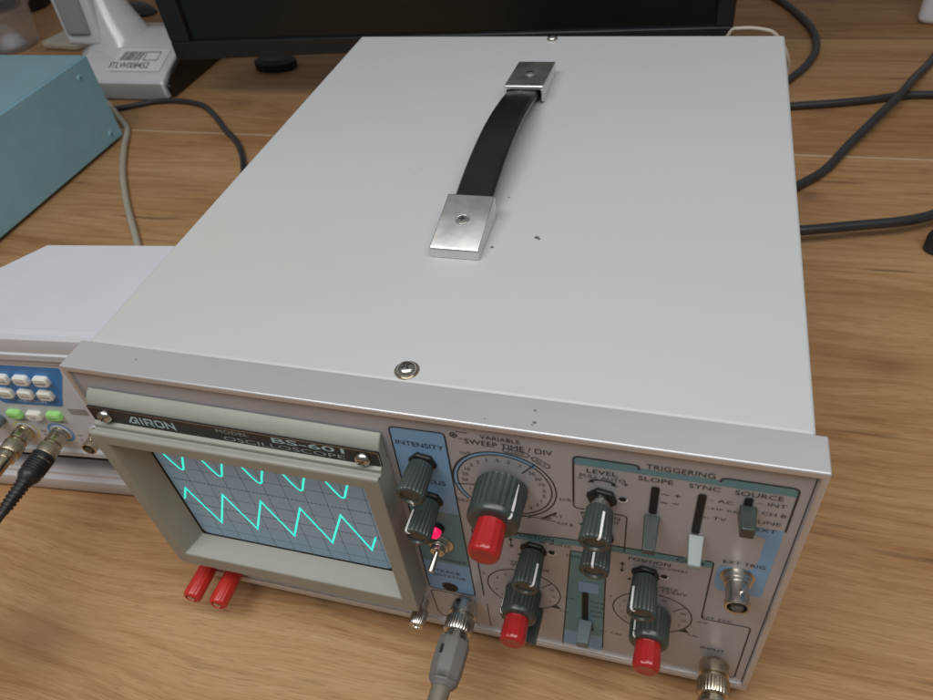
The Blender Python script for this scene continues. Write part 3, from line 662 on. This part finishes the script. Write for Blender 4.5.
# tube face, graticule and trace
q = MB()
q.sheet([(x,z) for x, z in si], 0.15, 'hole')
face = round_poly([(22.2,-121.6),(128.4,-121.6),(128.4,-43.0),(22.2,-43.0)], 4.0, 6)
q.sheet(face, 0.05, 'crt')
GC, GZ, GP = 75.2, -83.6, 10.35
for i in range(-5,6): q.ribbon([(GC+i*GP,-43.5),(GC+i*GP,-121.4)], .26, 0.0, 'graticule')
for j in range(-3,5): q.ribbon([(22.6,GZ+j*GP),(127.8,GZ+j*GP)], .26, 0.0, 'graticule')
for zz in (-73.2,-94.0):
    for i in range(52): q.ribbon([(23.4+i*2.02,zz-.55),(23.4+i*2.02,zz+.55)], .3, -0.02, 'inkfine')
crt = q.build('tube_screen', hood, smooth='flat')
q = MB(); TY = -0.16; per = 20.72
def smoothline(pts, w): q.ribbon(pts, w, TY, 'trace')
for i in range(5):
    x = 27.4+i*per+ .1
    x = 27.2+i*20.62; pts = [(x,-51.6),(x+.7,-54.0),(x+2.4,-58.2),(x+3.5,-60.7),(x+4.3,-62.3),(x+5.1,-63.5),(x+5.9,-64.1),(x+6.7,-63.9),(x+7.3,-63.0),(x+7.9,-61.3),(x+8.8,-58.6),(x+10.0,-55.4),(x+11.5,-51.6)]
    q.ribbon([(c[0],c[1]) for c in pts], .98, TY, 'trace')
saw = [(23.4,-90.4),(28.1,-80.3)]
for i in range(5):
    x = 28.1+i*per
    lo = (x+9.9,-107.4+0.45*i); hi = (x+per,-80.2+0.3*i)
    saw += [lo, hi if i < 4 else (125.4,-93.2)]
q.ribbon(saw, .98, TY, 'trace')
q.build('trace', hood, smooth='flat')

# ---- carrying handle
hd = MB()
# strap
ys = [100,112,124,136,150,166,182,198,214,230,244,256,268,280]
def zs(y):
    t = (y-122)/(252-122); t = min(1,max(0,t))
    return 4.4+ 8.4*math.sin(PI*t)**0.85
vs = []; fs = []
NP = 40
for i in range(NP+1):
    y = 112+(268-112)*i/NP; z = zs(y)
    for x, dz in ((138.4,.6),(139.6,2.2),(147.8,2.7),(156.2,2.2),(157.4,.6),(157.0,-2.2),(138.8,-2.2)): vs.append((x+1.2*0,y,z+dz))
for i in range(NP):
    for kx in range(7): j = (kx+1)%7; fs.append((7*i+kx,7*i+j,7*i+7+j,7*i+7+kx))
fs += [list(range(7)),[7*NP+kx for kx in range(7)][::-1]]
hd.add(vs, fs, 'leather'); 
handle = hd.build('carrying_strap', osc, smooth=40)
def end_cap(y0, y1, z0, z1, x0=136.8, x1=160.0):
    k = MB()
    top = [(x0,y0,z0),(x1,y0,z0),(x1,y1,z1),(x0,y1,z1)]
    b = -.3; th = 1.3
    ylo = y0; 
    dy = 1 if y1 > y0 else -1
    k.prism([(y0,b),(y0,z0-.9),(y0+dy*.9,z0),(y1-dy*.8,z1),(y1,z1-.7),(y1,z1-2.6),(y0+dy*14,z0-.5),(y0+dy*14,b)], x0, x1, 'x', 'chrome')
    for xa, xb in ((x0+.02,x0+1.6),(x1-1.6,x1-.02)):
        k.prism([(y0+dy*13,b),(y0+dy*13,z0-.4),(y1-dy*.05,z1-2.4),(y1-dy*.05,b+2.2),(y1-dy*3,b)], xa, xb, 'x', 'chrome')
    ob = k.build('end_cap', handle, bevel=.9, bseg=3)
    yc = (y0+y1)/2+ (0.5 if y1 > y0 else -.5); zc = (z0+z1)/2
    nrm = Vector((0,-(z1-z0),(y1-y0))).normalized(); nrm = nrm if nrm.z > 0 else -nrm
    s_ = MB(); c = Vector((148.2,yc,zc)); 
    s_.lathe(c, nrm, [(-.2,3.6),(.25,3.6),(.30,3.2),(.1,3.0),(.1,.05)], 28, 'chrome')
    s_.lathe(c, nrm, [(.05,2.7),(.7,2.5),(1.0,1.6),(1.05,.05)], 24, 'nickel')
    u = Vector((1,0,0)); w = nrm.cross(u)
    for d, e in ((u,w),(w,u)):
        cc = c+nrm*1.03
        pts = [cc+d*1.4+e*.3, cc-d*1.4+e*.3, cc-d*1.4-e*.3, cc+d*1.4-e*.3]
        s_.hexa([v-nrm*.05 for v in pts],[v+nrm*.06 for v in pts],'hole')
    s_.build('screw', handle, smooth=50)
end_cap(93.6,128.6,5.4,11.8); end_cap(287.0,246.0,8.2,11.0)
screw(149.4,22.0,-.35,(0,0,1),4.0,cover,'nickel'); screw(147.6,341.5,-.35,(0,0,1),3.6,cover,'nickel')
k = MB(); k.lathe((149.4,22.0,-.35),(0,0,1),[(0,5.0),(.3,5.0),(.3,4.0)],32,'gold_nickel'); k.build('washer', cover)

# ------------------------------------------------------------------ test leads plugged in
def plug_metal(k, x, y, z, m, ax=AX, r=7.0):
    k.lathe((x,y,z), ax, [(2.2,5.4),(2.6,r*.86),(4.0,r*.94),(9.0,r*.94),(9.4,r*.80),(10.6,r*.80),(10.9,r*.92)], 40, m)
    k.lathe((x,y,z), ax, [(10.8,r*.94),(11.3,r*1.0,1),(17.8,r*1.02,1),(18.3,r*.94),(18.8,r*.78),(20.4,r*.78),(20.6,r*.95),(22.0,r*.95),(22.3,r*.6)], 120, m, flute=30, amp=.06)
    a = Vector(ax); 
lead = thing('test_lead', 'grey booted coaxial lead plugged in under the trace rotator hole', 'cable', (160,-45,TZ))
k = MB(); plug_metal(k,164.2,PY,-139.4,'nickel'); pl = k.build('metal_plug', lead, smooth=45)
k = MB(); k.lathe((164.2,PY,-139.4),(-.01,-1,-.02),[(21.4,7.2),(22.2,7.6),(23.4,7.9),(36,7.9),(41,7.2),(41.6,7.2),(42.4,6.2),(44,5.2),(44,.05)],8,'boot',phase=PI/8)
k.build('strain_relief', lead, bevel=1.3, bseg=3)
k = MB(); k.box(160.0,161.2,PY-31.2,PY-27.2,-132.75,-131.95,'hole'); k.build('boot_mark', lead)
k = MB(); k.tube([(163.8,-40,-140.2),(163.5,-47,-140.8),(163,-58,-143),(160,-76,-152),(150,-100,-169),(130,-130,-178),(80,-190,-178.5),(0,-280,-178.5)],4.6,'boot_cable',seg=16); k.build('cord', lead)

lead = thing('test_lead', 'brass coloured coaxial plug in the socket marked INPUT at lower right corner', 'cable', (282,-45,TZ))
k = MB(); plug_metal(k,282.2,PY,-146.4,'gold_nickel'); k.build('metal_plug', lead, smooth=45)
k = MB(); k.lathe((282.2,PY,-146.4),AX,[(22,5.6),(30,5.4),(38,4.4),(38,.05)],28,'boot'); k.build('strain_relief', lead)
k = MB(); k.tube([(282.2,-34,-146.4),(282,-44,-147),(280,-60,-152),(276,-84,-170),(270,-110,-178),(250,-190,-178.5),(240,-280,-178.5)],4.2,'boot_cable',seg=16); k.build('cord', lead)

# ------------------------------------------------------------------ function generator on its white base
GY = 41.0; GO = (-70,41,TZ); GROT = math.radians(5.5)
def turned(o): o.rotation_euler = (0,0,GROT); return o
base = turned(thing('power_supply_box', 'low white instrument case under the function generator at the left', 'instrument', GO))
k = MB(); BY = GY+5.5; k.prism([(BY,TZ+1.5),(BY-1,TZ+3),(BY-1,TZ+14),(BY+1.2,TZ+17),(BY+1.2,TZ+19.5),(BY+3,TZ+20.5),(BY+3,TZ+22),(BY+5,TZ+23),(150,TZ+23),(150,TZ+1.5)], -210,-22,'x','white_pl'); k.build('case', base, bevel=.8)
for x in (-190,-38):
    for y in (64,136): MB().lathe((x,y,TZ+1.6),(0,0,-1),[(0,6),(1.6,5.5)],16,'rubber').build('rubber_foot', base)
gen = turned(thing('function_generator', 'white function generator with blue keypad panel left of the oscilloscope', 'signal generator', GO))
GZT = -31.2; GZB = -133.0
k = MB()
lid = [(-16,GY+5),(-206,GY+5),(-206,GY+9),(-160,GY+11),(-110,118),(-109,119),(-16,120.5)]
k.prism(lid, GZB+1, GZT-.2, 'z', 'gen')
k.prism([(GY+6,GZT),(GY+1.5,GZT-.5),(GY-.4,GZT-2.4),(GY-1.0,GZT-6),(GY-1.0,GZT-11.6),(GY-2.0,GZT-12.2),(GY-2.0,GZT-16.6),(GY+.6,GZT-17.2),(GY+6,GZT-17.2)], -206,-16,'x','gen')
k.prism([(GY+6,GZT-17.8),(GY-.6,GZT-17.8),(GY-.6,GZT-20.6),(GY,GZT-21),(GY,GZB+7),(GY-1.6,GZB+5),(GY-1.6,GZB+1),(GY+6,GZB)], -206,-16,'x','gen_panel')
shell = k.build('case', gen, bevel=.5)
for x in (-190,-34):
    for y in (62,104): MB().lathe((x,y,GZB+2.2),(0,0,-1),[(0,7),(GZB+2.2-(TZ+23),6.5)],18,'darkbrown').build('rubber_foot', gen)
k = MB(); k.box(-200,-22,GY+16,112,TZ+23.1,GZB+.9,'darkbrown'); k.build('gap_shade_block', gen)  # dark block added to fill the gap, standing in for its shade
k = MB(); GP1 = GY-.10; GP2 = GY-.20; GP3 = GY-.3
k.sheet(round_poly([(-150,-54.2),(-64.5,-54.2),(-65.5,-60),(-70,-68),(-76.4,-79.5),(-79.6,-86.6),(-119,-86.6),(-122.5,-79),(-150,-79)], [1,1,2,3,3,2.5,2.5,3,1]), GP1, 'gen_blue')
k.text('FUNCTION', -98.0,-83.4, 18,2.0, GP2, 'white')
k.text('CHANNEL1', -115.4,-101.2, 11.5,1.5, GP2, 'ink'); k.text('CHANNEL2', -90.8,-100.8, 11.5,1.5, GP2, 'ink')
k.ribbon(arc(-118.3,-110.6,7.6,0,360,40)[:-1], 1.2, GP1, 'yellow', closed=True); k.ribbon(arc(-94.5,-110.8,7.6,0,360,40)[:-1], 1.6, GP1, 'blue_ring', closed=True)
k.sheet([(-78,-88),(-66,-88),(-66,-93),(-78,-93)], GP1, 'greyband')
k.text('~ 1V', -83.6,-112.5, 5,1.8, GP2, 'ink'); k.text('⊥', -83.6,-116.5, 2.6,2.2, GP2, 'ink'); k.text('50', -106.5,-110.5, 3.4,1.8, GP2, 'ink'); k.text('Ω', -106.6,-114, 2.6,1.8, GP2, 'ink')
k.build('fascia_print', gen, smooth='flat')
def button(cx, cz, w, h, m, body, ts=1.6, parent=gen, tm='ink'):
    b = MB(); r = min(w,h)*.34
    a = round_poly([(cx-w/2,cz-h/2),(cx+w/2,cz-h/2),(cx+w/2,cz+h/2),(cx-w/2,cz+h/2)], r, 5)
    c = round_poly([(cx-w/2+.7,cz-h/2+.7),(cx+w/2-.7,cz-h/2+.7),(cx+w/2-.7,cz+h/2-.7),(cx-w/2+.7,cz+h/2-.7)], r*.8, 5)
    n_ = len(a)
    vs = [(q_[0],GY-.05,q_[1]) for q_ in a]+[(q_[0],GY-2.4,q_[1]) for q_ in a]+[(q_[0],GY-3.1,q_[1]) for q_ in c]
    fs = [list(range(2*n_,3*n_))]
    for i in range(n_):
        j = (i+1)%n_; fs += [(i,j,n_+j,n_+i),(n_+i,n_+j,2*n_+j,2*n_+i)]
    b.add(vs, fs, m)
    if body: b.text(body, cx, cz-h*.08, min(w*.74,len(body)*1.9), ts, GY-3.16, tm)
    return b.build('push_button', parent, smooth=40)
for i, s_ in enumerate(('WAVE','MOD','SWEEP')): button(-105.8+12.8*i,-64.4, 9.2,6.6,'btn',s_)
for i, s_ in enumerate(('COUNT','VCO','SYSTEM')): button(-109.8+12.8*i,-76.0, 9.2,6.6,'btn',s_)
button(-115.8,-94.6,9.2,6.2,'btn_green','CH1'); button(-102.4,-94.8,9.4,6.4,'btn','OK'); button(-88.8,-94.0,9.2,6.2,'btn_green','CH2')
bnc_socket(-67.4,GY,-108.6, gen, 'gold_nickel', 0.85, 'white_pl'); bnc_socket(-94.5,GY,-110.8, gen, 'gold_nickel', 0.85, 'gen_panel'); bnc_socket(-118.3,GY,-110.6, gen, 'gold_nickel', 0.85, 'gen_panel')
k = MB(); k.lathe((-132,GY,-101),AX,[(0,5),(1,5),(1,4.6),(7,4.3),(7.6,3.6),(7.6,.05)],40,'lever_mid'); k.build('dial_knob', gen)

lead = turned(thing('test_lead', 'black coaxial lead with ribbed boot plugged into the blue ringed socket', 'cable', GO))
k = MB(); plug_metal(k,-94.5,GY,-110.8,'gold_nickel',AX,5.9); k.build('metal_plug', lead, smooth=45)
k = MB(); k.lathe((-94.5,GY-17,-110.8),(-.13,-1,-.08),[(0,6.0),(.6,6.6)]+[(1.2+1.6*i+d,6.7-(0 if d < .8 else .6)) for i in range(7) for d in (0,.7,.9,1.5)]+[(13.5,6.4),(15.5,6.0),(18,4.4),(18.5,.05)],36,'blackboot'); k.build('strain_relief', lead, smooth=50)
k = MB(); k.lathe((-96.8,GY-34,-112.2),(-.15,-1,-.14),[(0,4.2)]+[(1.4+2.4*i+d,4.3-.12*i-(0 if d < 1.2 else .7)) for i in range(7) for d in (0,1.1,1.3,2.2)]+[(20,3.0),(20,.05)],28,'blackboot'); k.build('flex_relief', lead, smooth=50)
k = MB(); k.tube([(-99.4,GY-51,-114.6),(-102,GY-64,-117),(-109,GY-86,-127),(-124,GY-118,-150),(-148,GY-158,-174),(-188,GY-220,-179.5),(-248,GY-300,-179.5)],2.7,'cable',seg=14); k.build('cord', lead)
lead = turned(thing('test_lead', 'coaxial lead with bare brass plug in the yellow ringed socket at left edge', 'cable', GO))
k = MB(); plug_metal(k,-118.3,GY,-110.6,'gold_nickel',AX,6.0); k.lathe((-118.3,GY,-110.6),AX,[(22,4.4),(34,4.2),(36,3.2),(36,.05)],32,'gold_nickel'); k.build('metal_plug', lead, smooth=45)
k = MB(); k.tube([(-118.3,6,-110.6),(-119,-10,-112),(-126,-40,-126),(-142,-80,-158),(-178,-130,-179.5),(-240,-200,-179.5)],2.7,'cable',seg=14); k.build('cord', lead)

# ------------------------------------------------------------------ teal instrument case
tb = thing('instrument_case', 'teal painted steel instrument case on the table at upper left', 'instrument', (-560,380,TZ))
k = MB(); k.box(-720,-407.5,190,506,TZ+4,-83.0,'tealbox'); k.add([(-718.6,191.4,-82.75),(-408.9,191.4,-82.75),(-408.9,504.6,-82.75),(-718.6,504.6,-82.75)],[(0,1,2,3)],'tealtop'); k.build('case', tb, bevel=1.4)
for y in (482,240):
    for z in (-98,-168):
        s_ = MB(); s_.lathe((-407.5,y+ (0 if z > -120 else 6),z),(1,0,0),[(0,3.2),(.9,3.0),(1.4,2.0),(1.45,.05)],20,'tealbox'); s_.lathe((-406.1,y+(0 if z > -120 else 6),z),(1,0,0),[(0,1.0),(.1,1.0)],10,'hole'); s_.build('screw', tb)
for x in (-690,-435):
    for y in (220,480): MB().lathe((x,y,TZ+4.2),(0,0,-1),[(0,10),(4.2,9)],18,'rubber').build('rubber_foot', tb)

# ------------------------------------------------------------------ monitor
mon = thing('computer_monitor', 'large black computer monitor standing behind the oscilloscope', 'monitor', (-36,620,TZ))
k = MB(); MYF = 580; mx0, mx1 = -352.0, 273.0; mzb = -121.0; mzt = 250.0
zl = lambda x: mzb+ (x-mx0)/(mx1-mx0)*28.0        # the panel is not quite level
def quadbar(x0,x1,za0,za1,zb0,zb1,y0,y1,m,kk): kk.hexa([(x0,y0,za0),(x1,y0,za1),(x1,y1,za1),(x0,y1,za0)],[(x0,y0,zb0),(x1,y0,zb1),(x1,y1,zb1),(x0,y1,zb0)],m)
quadbar(mx0,mx1,zl(mx0),zl(mx1),zl(mx0)+22,zl(mx1)+9,MYF,MYF+34,'mon',k)
quadbar(mx0,mx0+27,zl(mx0)+22,zl(mx0+27)+21.5,mzt,mzt,MYF+.2,MYF+34,'mon',k)
quadbar(mx1-16,mx1,zl(mx1-16)+9.4,zl(mx1)+9,mzt,mzt,MYF+.2,MYF+34,'mon',k)
quadbar(mx0+.3,mx1-.3,mzt,mzt,mzt+18,mzt+18,MYF,MYF+34,'mon',k)
k.build('bezel', mon, bevel=1.5)
k = MB(); quadbar(mx0+26,mx1-15,zl(mx0+26)+20,zl(mx1-15)+8,mzt+1,mzt+1,MYF+5,MYF+30,'monscr',k); k.build('display_panel', mon)
k = MB(); k.box(-330,250,MYF+34,MYF+62,-70,210,'mon'); k.build('back_shell', mon, bevel=6)
k = MB(); k.box(-70,10,MYF+62,MYF+92,TZ+8,120,'mon'); k.build('stand_column', mon, bevel=4)
k = MB(); k.box(-170,110,MYF+10,MYF+190,TZ,TZ+8,'mon'); k.build('stand_base', mon, bevel=3)
k = MB(); k.lathe((-300,706,TZ),(0,0,1),[(0,19),(10,19),(14,14),(14,.05)],24,'rubber',sx=1.6); cl_ = k.build('cable_clamp', None, (-300,706,TZ)); tag(cl_, 'dark round cable clamp on the table in the shadow under the monitor', 'clamp')

# ------------------------------------------------------------------ white stand with asset tag
ws = thing('equipment_stand', 'glossy white equipment stand with an asset tag behind the teal case', 'stand', (-480,680,TZ))
k = MB()
sec = [(604,TZ+1),(602,TZ+6),(602,-164),(606,-158),(620,-151),(664,-137),(700,-131),(742,-136),(760,-150),(762,TZ+1)]
k.prism(sec, -548, -406, 'x', 'glosswhite')
k.build('base', ws, bevel=3, bseg=3)
k = MB(); k.prism([(600.6,TZ+1.5),(600.6,-164.6),(603,-160.6),(603,TZ+1.5)], -546,-408,'x','greyband'); k.build('base_skirt', ws, bevel=1)
k = MB(); k.prism([(610,TZ+2),(606,-166),(628,-152),(664,-140),(698,-136),(738,-140),(756,-152),(758,TZ+2)], -405.6,-400,'x','blackpl'); k.build('end_plate', ws, bevel=2)
# glossy shoulder and neck
k = MB()
secs = [(-150,-522,694,60,48),(-143,-522,694,50,42),(-130,-523,696,41,38),(-112,-527,698,34,33),(-92,-533,702,28,28),(-60,-543,708,24,26),(0,-560,722,22,24),(70,-580,740,22,24)]
vs = []; fs = []; ns = 36
for z, cx, cy, rx, ry in secs:
    for i in range(ns): a = 2*PI*i/ns; vs.append((cx+rx*math.cos(a), cy+ry*math.sin(a), z))
for i in range(len(secs)-1):
    for j in range(ns): jj = (j+1)%ns; fs.append((i*ns+j,i*ns+jj,(i+1)*ns+jj,(i+1)*ns+j))
fs += [list(range(ns))[::-1],[(len(secs)-1)*ns+j for j in range(ns)]]
k.add(vs, fs, 'glosswhite'); k.build('neck', ws, smooth=60)
k = MB()
P_ = [(-566,652,-118),(-532,652,-118),(-548,690,60),(-592,690,60)]
k.hexa(P_, [(a,b+8,c) for a,b,c in P_], 'greyband'); k.build('neck_panel', ws, bevel=2)
k = MB(); P_ = [(-576,655,-134),(-520,655,-134),(-536,694,60),(-606,694,60)]
k.hexa(P_, [(a,b+16,c) for a,b,c in P_], 'glosswhite'); k.build('neck_surround', ws, bevel=6, bseg=4)
# asset tag lying on the sloping front
def tagp(px, pz):
    t = (pz-0)/26.0
    y = 622+t*30; z = -150.4+t*(30*14/44.)+1.0
    return (px,y,z)
k = MB()
k.add([tagp(-494,-4),tagp(-416,-4),tagp(-416,30),tagp(-494,30)],[(0,1,2,3)],'white_pl')
def tagq(px,pz): q_ = tagp(px,pz); return (q_[0],q_[1]-.05,q_[2]+.12)
x = -488
rb = random.Random(3)
while x < -456:
    w = rb.choice((.7,1.1,1.6)); k.add([tagq(x,12),tagq(x+w,12),tagq(x+w+4,26),tagq(x+4,26)],[(0,1,2,3)],'ink'); x += w+rb.choice((.8,1.1,1.5))
for a, b, c, d in ((-450,-428,12,13.2),(-450,-428,24.8,26),(-450,-448.8,13.2,24.8),(-429.2,-428,13.2,24.8)):
    k.add([tagq(a,c),tagq(b,c),tagq(b,d),tagq(a,d)],[(0,1,2,3)],'inkfine')
k.text('ITLW008452', -466,5, 60,9.0, 0, 'ink', fn=tagq, bold=.01)
k.build('asset_tag', ws, smooth='flat')

# ------------------------------------------------------------------ cables on the table
def cable(name, label, pts, r, m, cat='cable', group=None, seg=14):
    k = MB(); k.tube(pts, r, m, seg=seg, sub=10); o = k.build(name, None, (pts[len(pts)//2][0], pts[len(pts)//2][1], TZ), smooth=60)
    return tag(o, label, cat, group)
Z4 = TZ+4.2
cable('power_cable', 'black cable looping behind the far right corner of the oscilloscope', [(285,610,Z4),(318,640,Z4),(338,672,Z4),(360,712,Z4),(374,758,Z4),(374,812,Z4),(362,858,Z4),(344,905,Z4),(318,950,Z4),(270,1010,Z4)], 4.2, 'cable')
cable('power_cable', 'black cable running straight across behind the crossing one at right', [(250,590,Z4),(300,606,Z4),(347,617,Z4),(385,625,Z4),(419,634,Z4),(450,645,Z4),(479,648,Z4),(560,652,Z4),(700,660,Z4)], 4.0, 'cable')
cable('power_cable', 'black cable rising diagonally over the straight one at right', [(280,400,Z4),(312,430,Z4),(344,464,Z4),(368,494,Z4),(390,536,Z4+2),(418,584,Z4+6),(446,634,Z4+8.6),(462,672,Z4+6),(484,720,Z4),(510,775,Z4),(560,860,Z4)], 4.2, 'cable')
cable('power_cable', 'black cable held above the table nearest the front at right', [(270,372,TZ+12),(310,375,TZ+14),(341,379,TZ+14.6),(377,389,TZ+14.6),(412,399,TZ+14.4),(430,407,TZ+14),(446,420,TZ+12),(475,450,TZ+7),(520,500,TZ+4.2)], 4.2, 'cable')
cable('power_cable', 'black cable curving in front of the white stand towards the oscilloscope', [(-560,560,TZ+3.4),(-500,562,TZ+3.4),(-456,574,TZ+3.4),(-420,592,TZ+3.4),(-385,596,TZ+3.4),(-345,586,TZ+3.4),(-312,560,TZ+3.4),(-280,528,TZ+3.4),(-252,503,TZ+3.4),(-226,470,TZ+3.4),(-200,425,TZ+3.4)], 3.4, 'cable')
cable('signal_cable', 'beige cable lying on the table between teal case and function generator', [(-520,606,TZ+3.4),(-486,585,TZ+3.4),(-444,549,TZ+3.4),(-412,520,TZ+3.4),(-386,476,TZ+3.4),(-352,424,TZ+3.4),(-310,370,TZ+3.4),(-268,322,TZ+3.4),(-236,286,TZ+3.4),(-190,240,TZ+3.4),(-120,200,TZ+3.4)], 3.5, 'beige')
cable('signal_cable', 'short white cord looped at the rear edge of the oscilloscope', [(300,366,TZ+60),(304,366,-40),(301.5,364,-20),(292,363,-6),(283,363,-2.4),(270,364,-2.2),(263,365,-6),(259,366,-30),(258,368,TZ+40)], 1.3, 'beige')
pg = thing('power_plug', 'black plug end on the table at the right edge of view', 'plug', (441,386,TZ))
k = MB(); k.lathe((441,384,TZ),(0.05,0.1,1),[(0,8),(1,9),(12,9),(17,7),(17,.05)],24,'rubber'); k.build('plug_body', pg)
k = MB(); k.tube([(442,386,TZ+14),(446,392,TZ+26),(460,408,TZ+30),(490,420,TZ+12),(530,430,TZ+4)],3.4,'cable'); k.build('cord', pg)

# small things at the back
tub = thing('plastic_tub', 'clear plastic tub standing on the table behind the teal case', 'tub', (-800,770,TZ))
k = MB(); k.lathe((-800,772,TZ),(0,0,1),[(0,38),(1.2,40),(56,48),(58,51),(60,51),(60,49),(57,46.6),(2.5,38),(2.5,.05)],48,'clear'); k.build('tub_wall', tub)
k = MB(); k.lathe((-800,772,TZ),(0,0,1),[(3,20),(14,16),(18,4),(18,.05)],20,'gen'); k.build('tub_content', tub)
k = MB(); k.prism(round_poly([(-1060,905),(-888,905),(-870,935),(-890,1010),(-1060,1010)],8), TZ, TZ+46, 'z', 'blackpl'); o = k.build('black_box', None, (-960,950,TZ), bevel=3); tag(o, 'dark box standing on the table in the far left corner', 'box')
k = MB(); vs=[]
k.lathe((-652,905,TZ),(0.25,-.1,1),[(0,10),(3,17),(9,19),(15,13),(16,.05)],14,'blackpl',sx=1.7); o = k.build('binder_clip', None, (-652,905,TZ), bevel=1.2); tag(o, 'small shiny black clip lying between white stand and monitor', 'clip')
k = MB(); k.prism(round_poly([(-735,760),(-660,752),(-640,800),(-672,850),(-716,838)],10), TZ, TZ+12, 'z', 'beige'); o = k.build('cloth_pad', None, (-690,800,TZ), bevel=4); tag(o, 'crumpled pale pad between teal case and white stand', 'pad')
wb = MB(); wb.prism(round_poly([(489,842),(560,826),(580,892),(506,908)],14,6), TZ, TZ+90, 'z', 'white_pl'); o = wb.build('white_container', None, (530,868,TZ), bevel=6, bseg=3); tag(o, 'white round cornered container on the table at far right corner', 'container')

for o in list(COL.objects):
    if o.parent is None and o.name.startswith('power_cable'): o['group'] = 'black cables on the tabletop'
    if o.parent is None and o.name.startswith('test_lead'): o['group'] = 'coaxial leads plugged into the instruments'
# ------------------------------------------------------------------ light
w = bpy.data.worlds.new('World'); S.world = w; w.use_nodes = True
nt = w.node_tree; N = nt.nodes; L = nt.links
bg = N['Background']
tc = N.new('ShaderNodeTexCoord'); sp = N.new('ShaderNodeSeparateXYZ'); L.new(tc.outputs['Generated'], sp.inputs[0])
cr = N.new('ShaderNodeValToRGB'); e = cr.color_ramp.elements
mr = N.new('ShaderNodeMapRange'); mr.inputs['From Min'].default_value = -1; L.new(sp.outputs['Z'], mr.inputs['Value'])
L.new(mr.outputs['Result'], cr.inputs['Fac'])
e[0].position = 0.45; e[0].color = (0.14,0.125,0.11,1); e[1].position = 1.0; e[1].color = (0.62,0.64,0.66,1)
x_ = e.new(0.56); x_.color = (0.34,0.32,0.30,1); x_ = e.new(0.78); x_.color = (0.46,0.46,0.46,1)
L.new(cr.outputs['Color'], bg.inputs['Color']); bg.inputs['Strength'].default_value = 0.38
def area(name, loc, target, sx, sy, power, col):
    ld = bpy.data.lights.new(name, 'AREA'); ld.shape = 'RECTANGLE'; ld.size = sx; ld.size_y = sy; ld.energy = power; ld.color = col
    o = bpy.data.objects.new(name, ld); COL.objects.link(o); o.location = loc
    o.rotation_euler = (Vector(target)-Vector(loc)).to_track_quat('-Z','Y').to_euler()
    return o
area('ceiling_and_fill_lamp', (0.22,-0.20,1.0), (0.18,-0.02,0.1), 1.30, 0.36, 7.2, (1.0,0.995,0.985))
area('ceiling_and_fill_lamp', (-0.35,-0.55,1.5), (0.1,0.05,0.1), 1.10, 0.24, 3.0, (1.0,0.98,0.95))  # fill lamp added towards the front to brighten the front panel

# ------------------------------------------------------------------ camera
R = ((0.95936384,0.26177904,-0.10532212),(0.10938629,-0.68909497,-0.71636775),(-0.260107,0.67573653,-0.68972784))
cd = bpy.data.cameras.new('camera'); cam = bpy.data.objects.new('camera', cd); COL.objects.link(cam)
right, down, fwd = (Vector(r) for r in R)
mw = Matrix((right, -down, -fwd)).transposed().to_4x4()
mw.translation = W((245.084,-159.495,199.99))
cam.matrix_world = mw
cd.sensor_fit = 'HORIZONTAL'; cd.sensor_width = 36.0; cd.lens = 28.3122; cd.clip_start = 0.01; cd.clip_end = 50
cd.dof.use_dof = True; cd.dof.focus_distance = 0.34; cd.dof.aperture_fstop = 20.0
S.camera = cam
S.view_settings.view_transform = 'Standard'; S.view_settings.look = 'None'; S.view_settings.exposure = 0
S.render.engine = 'CYCLES'
S.cycles.use_denoising = True
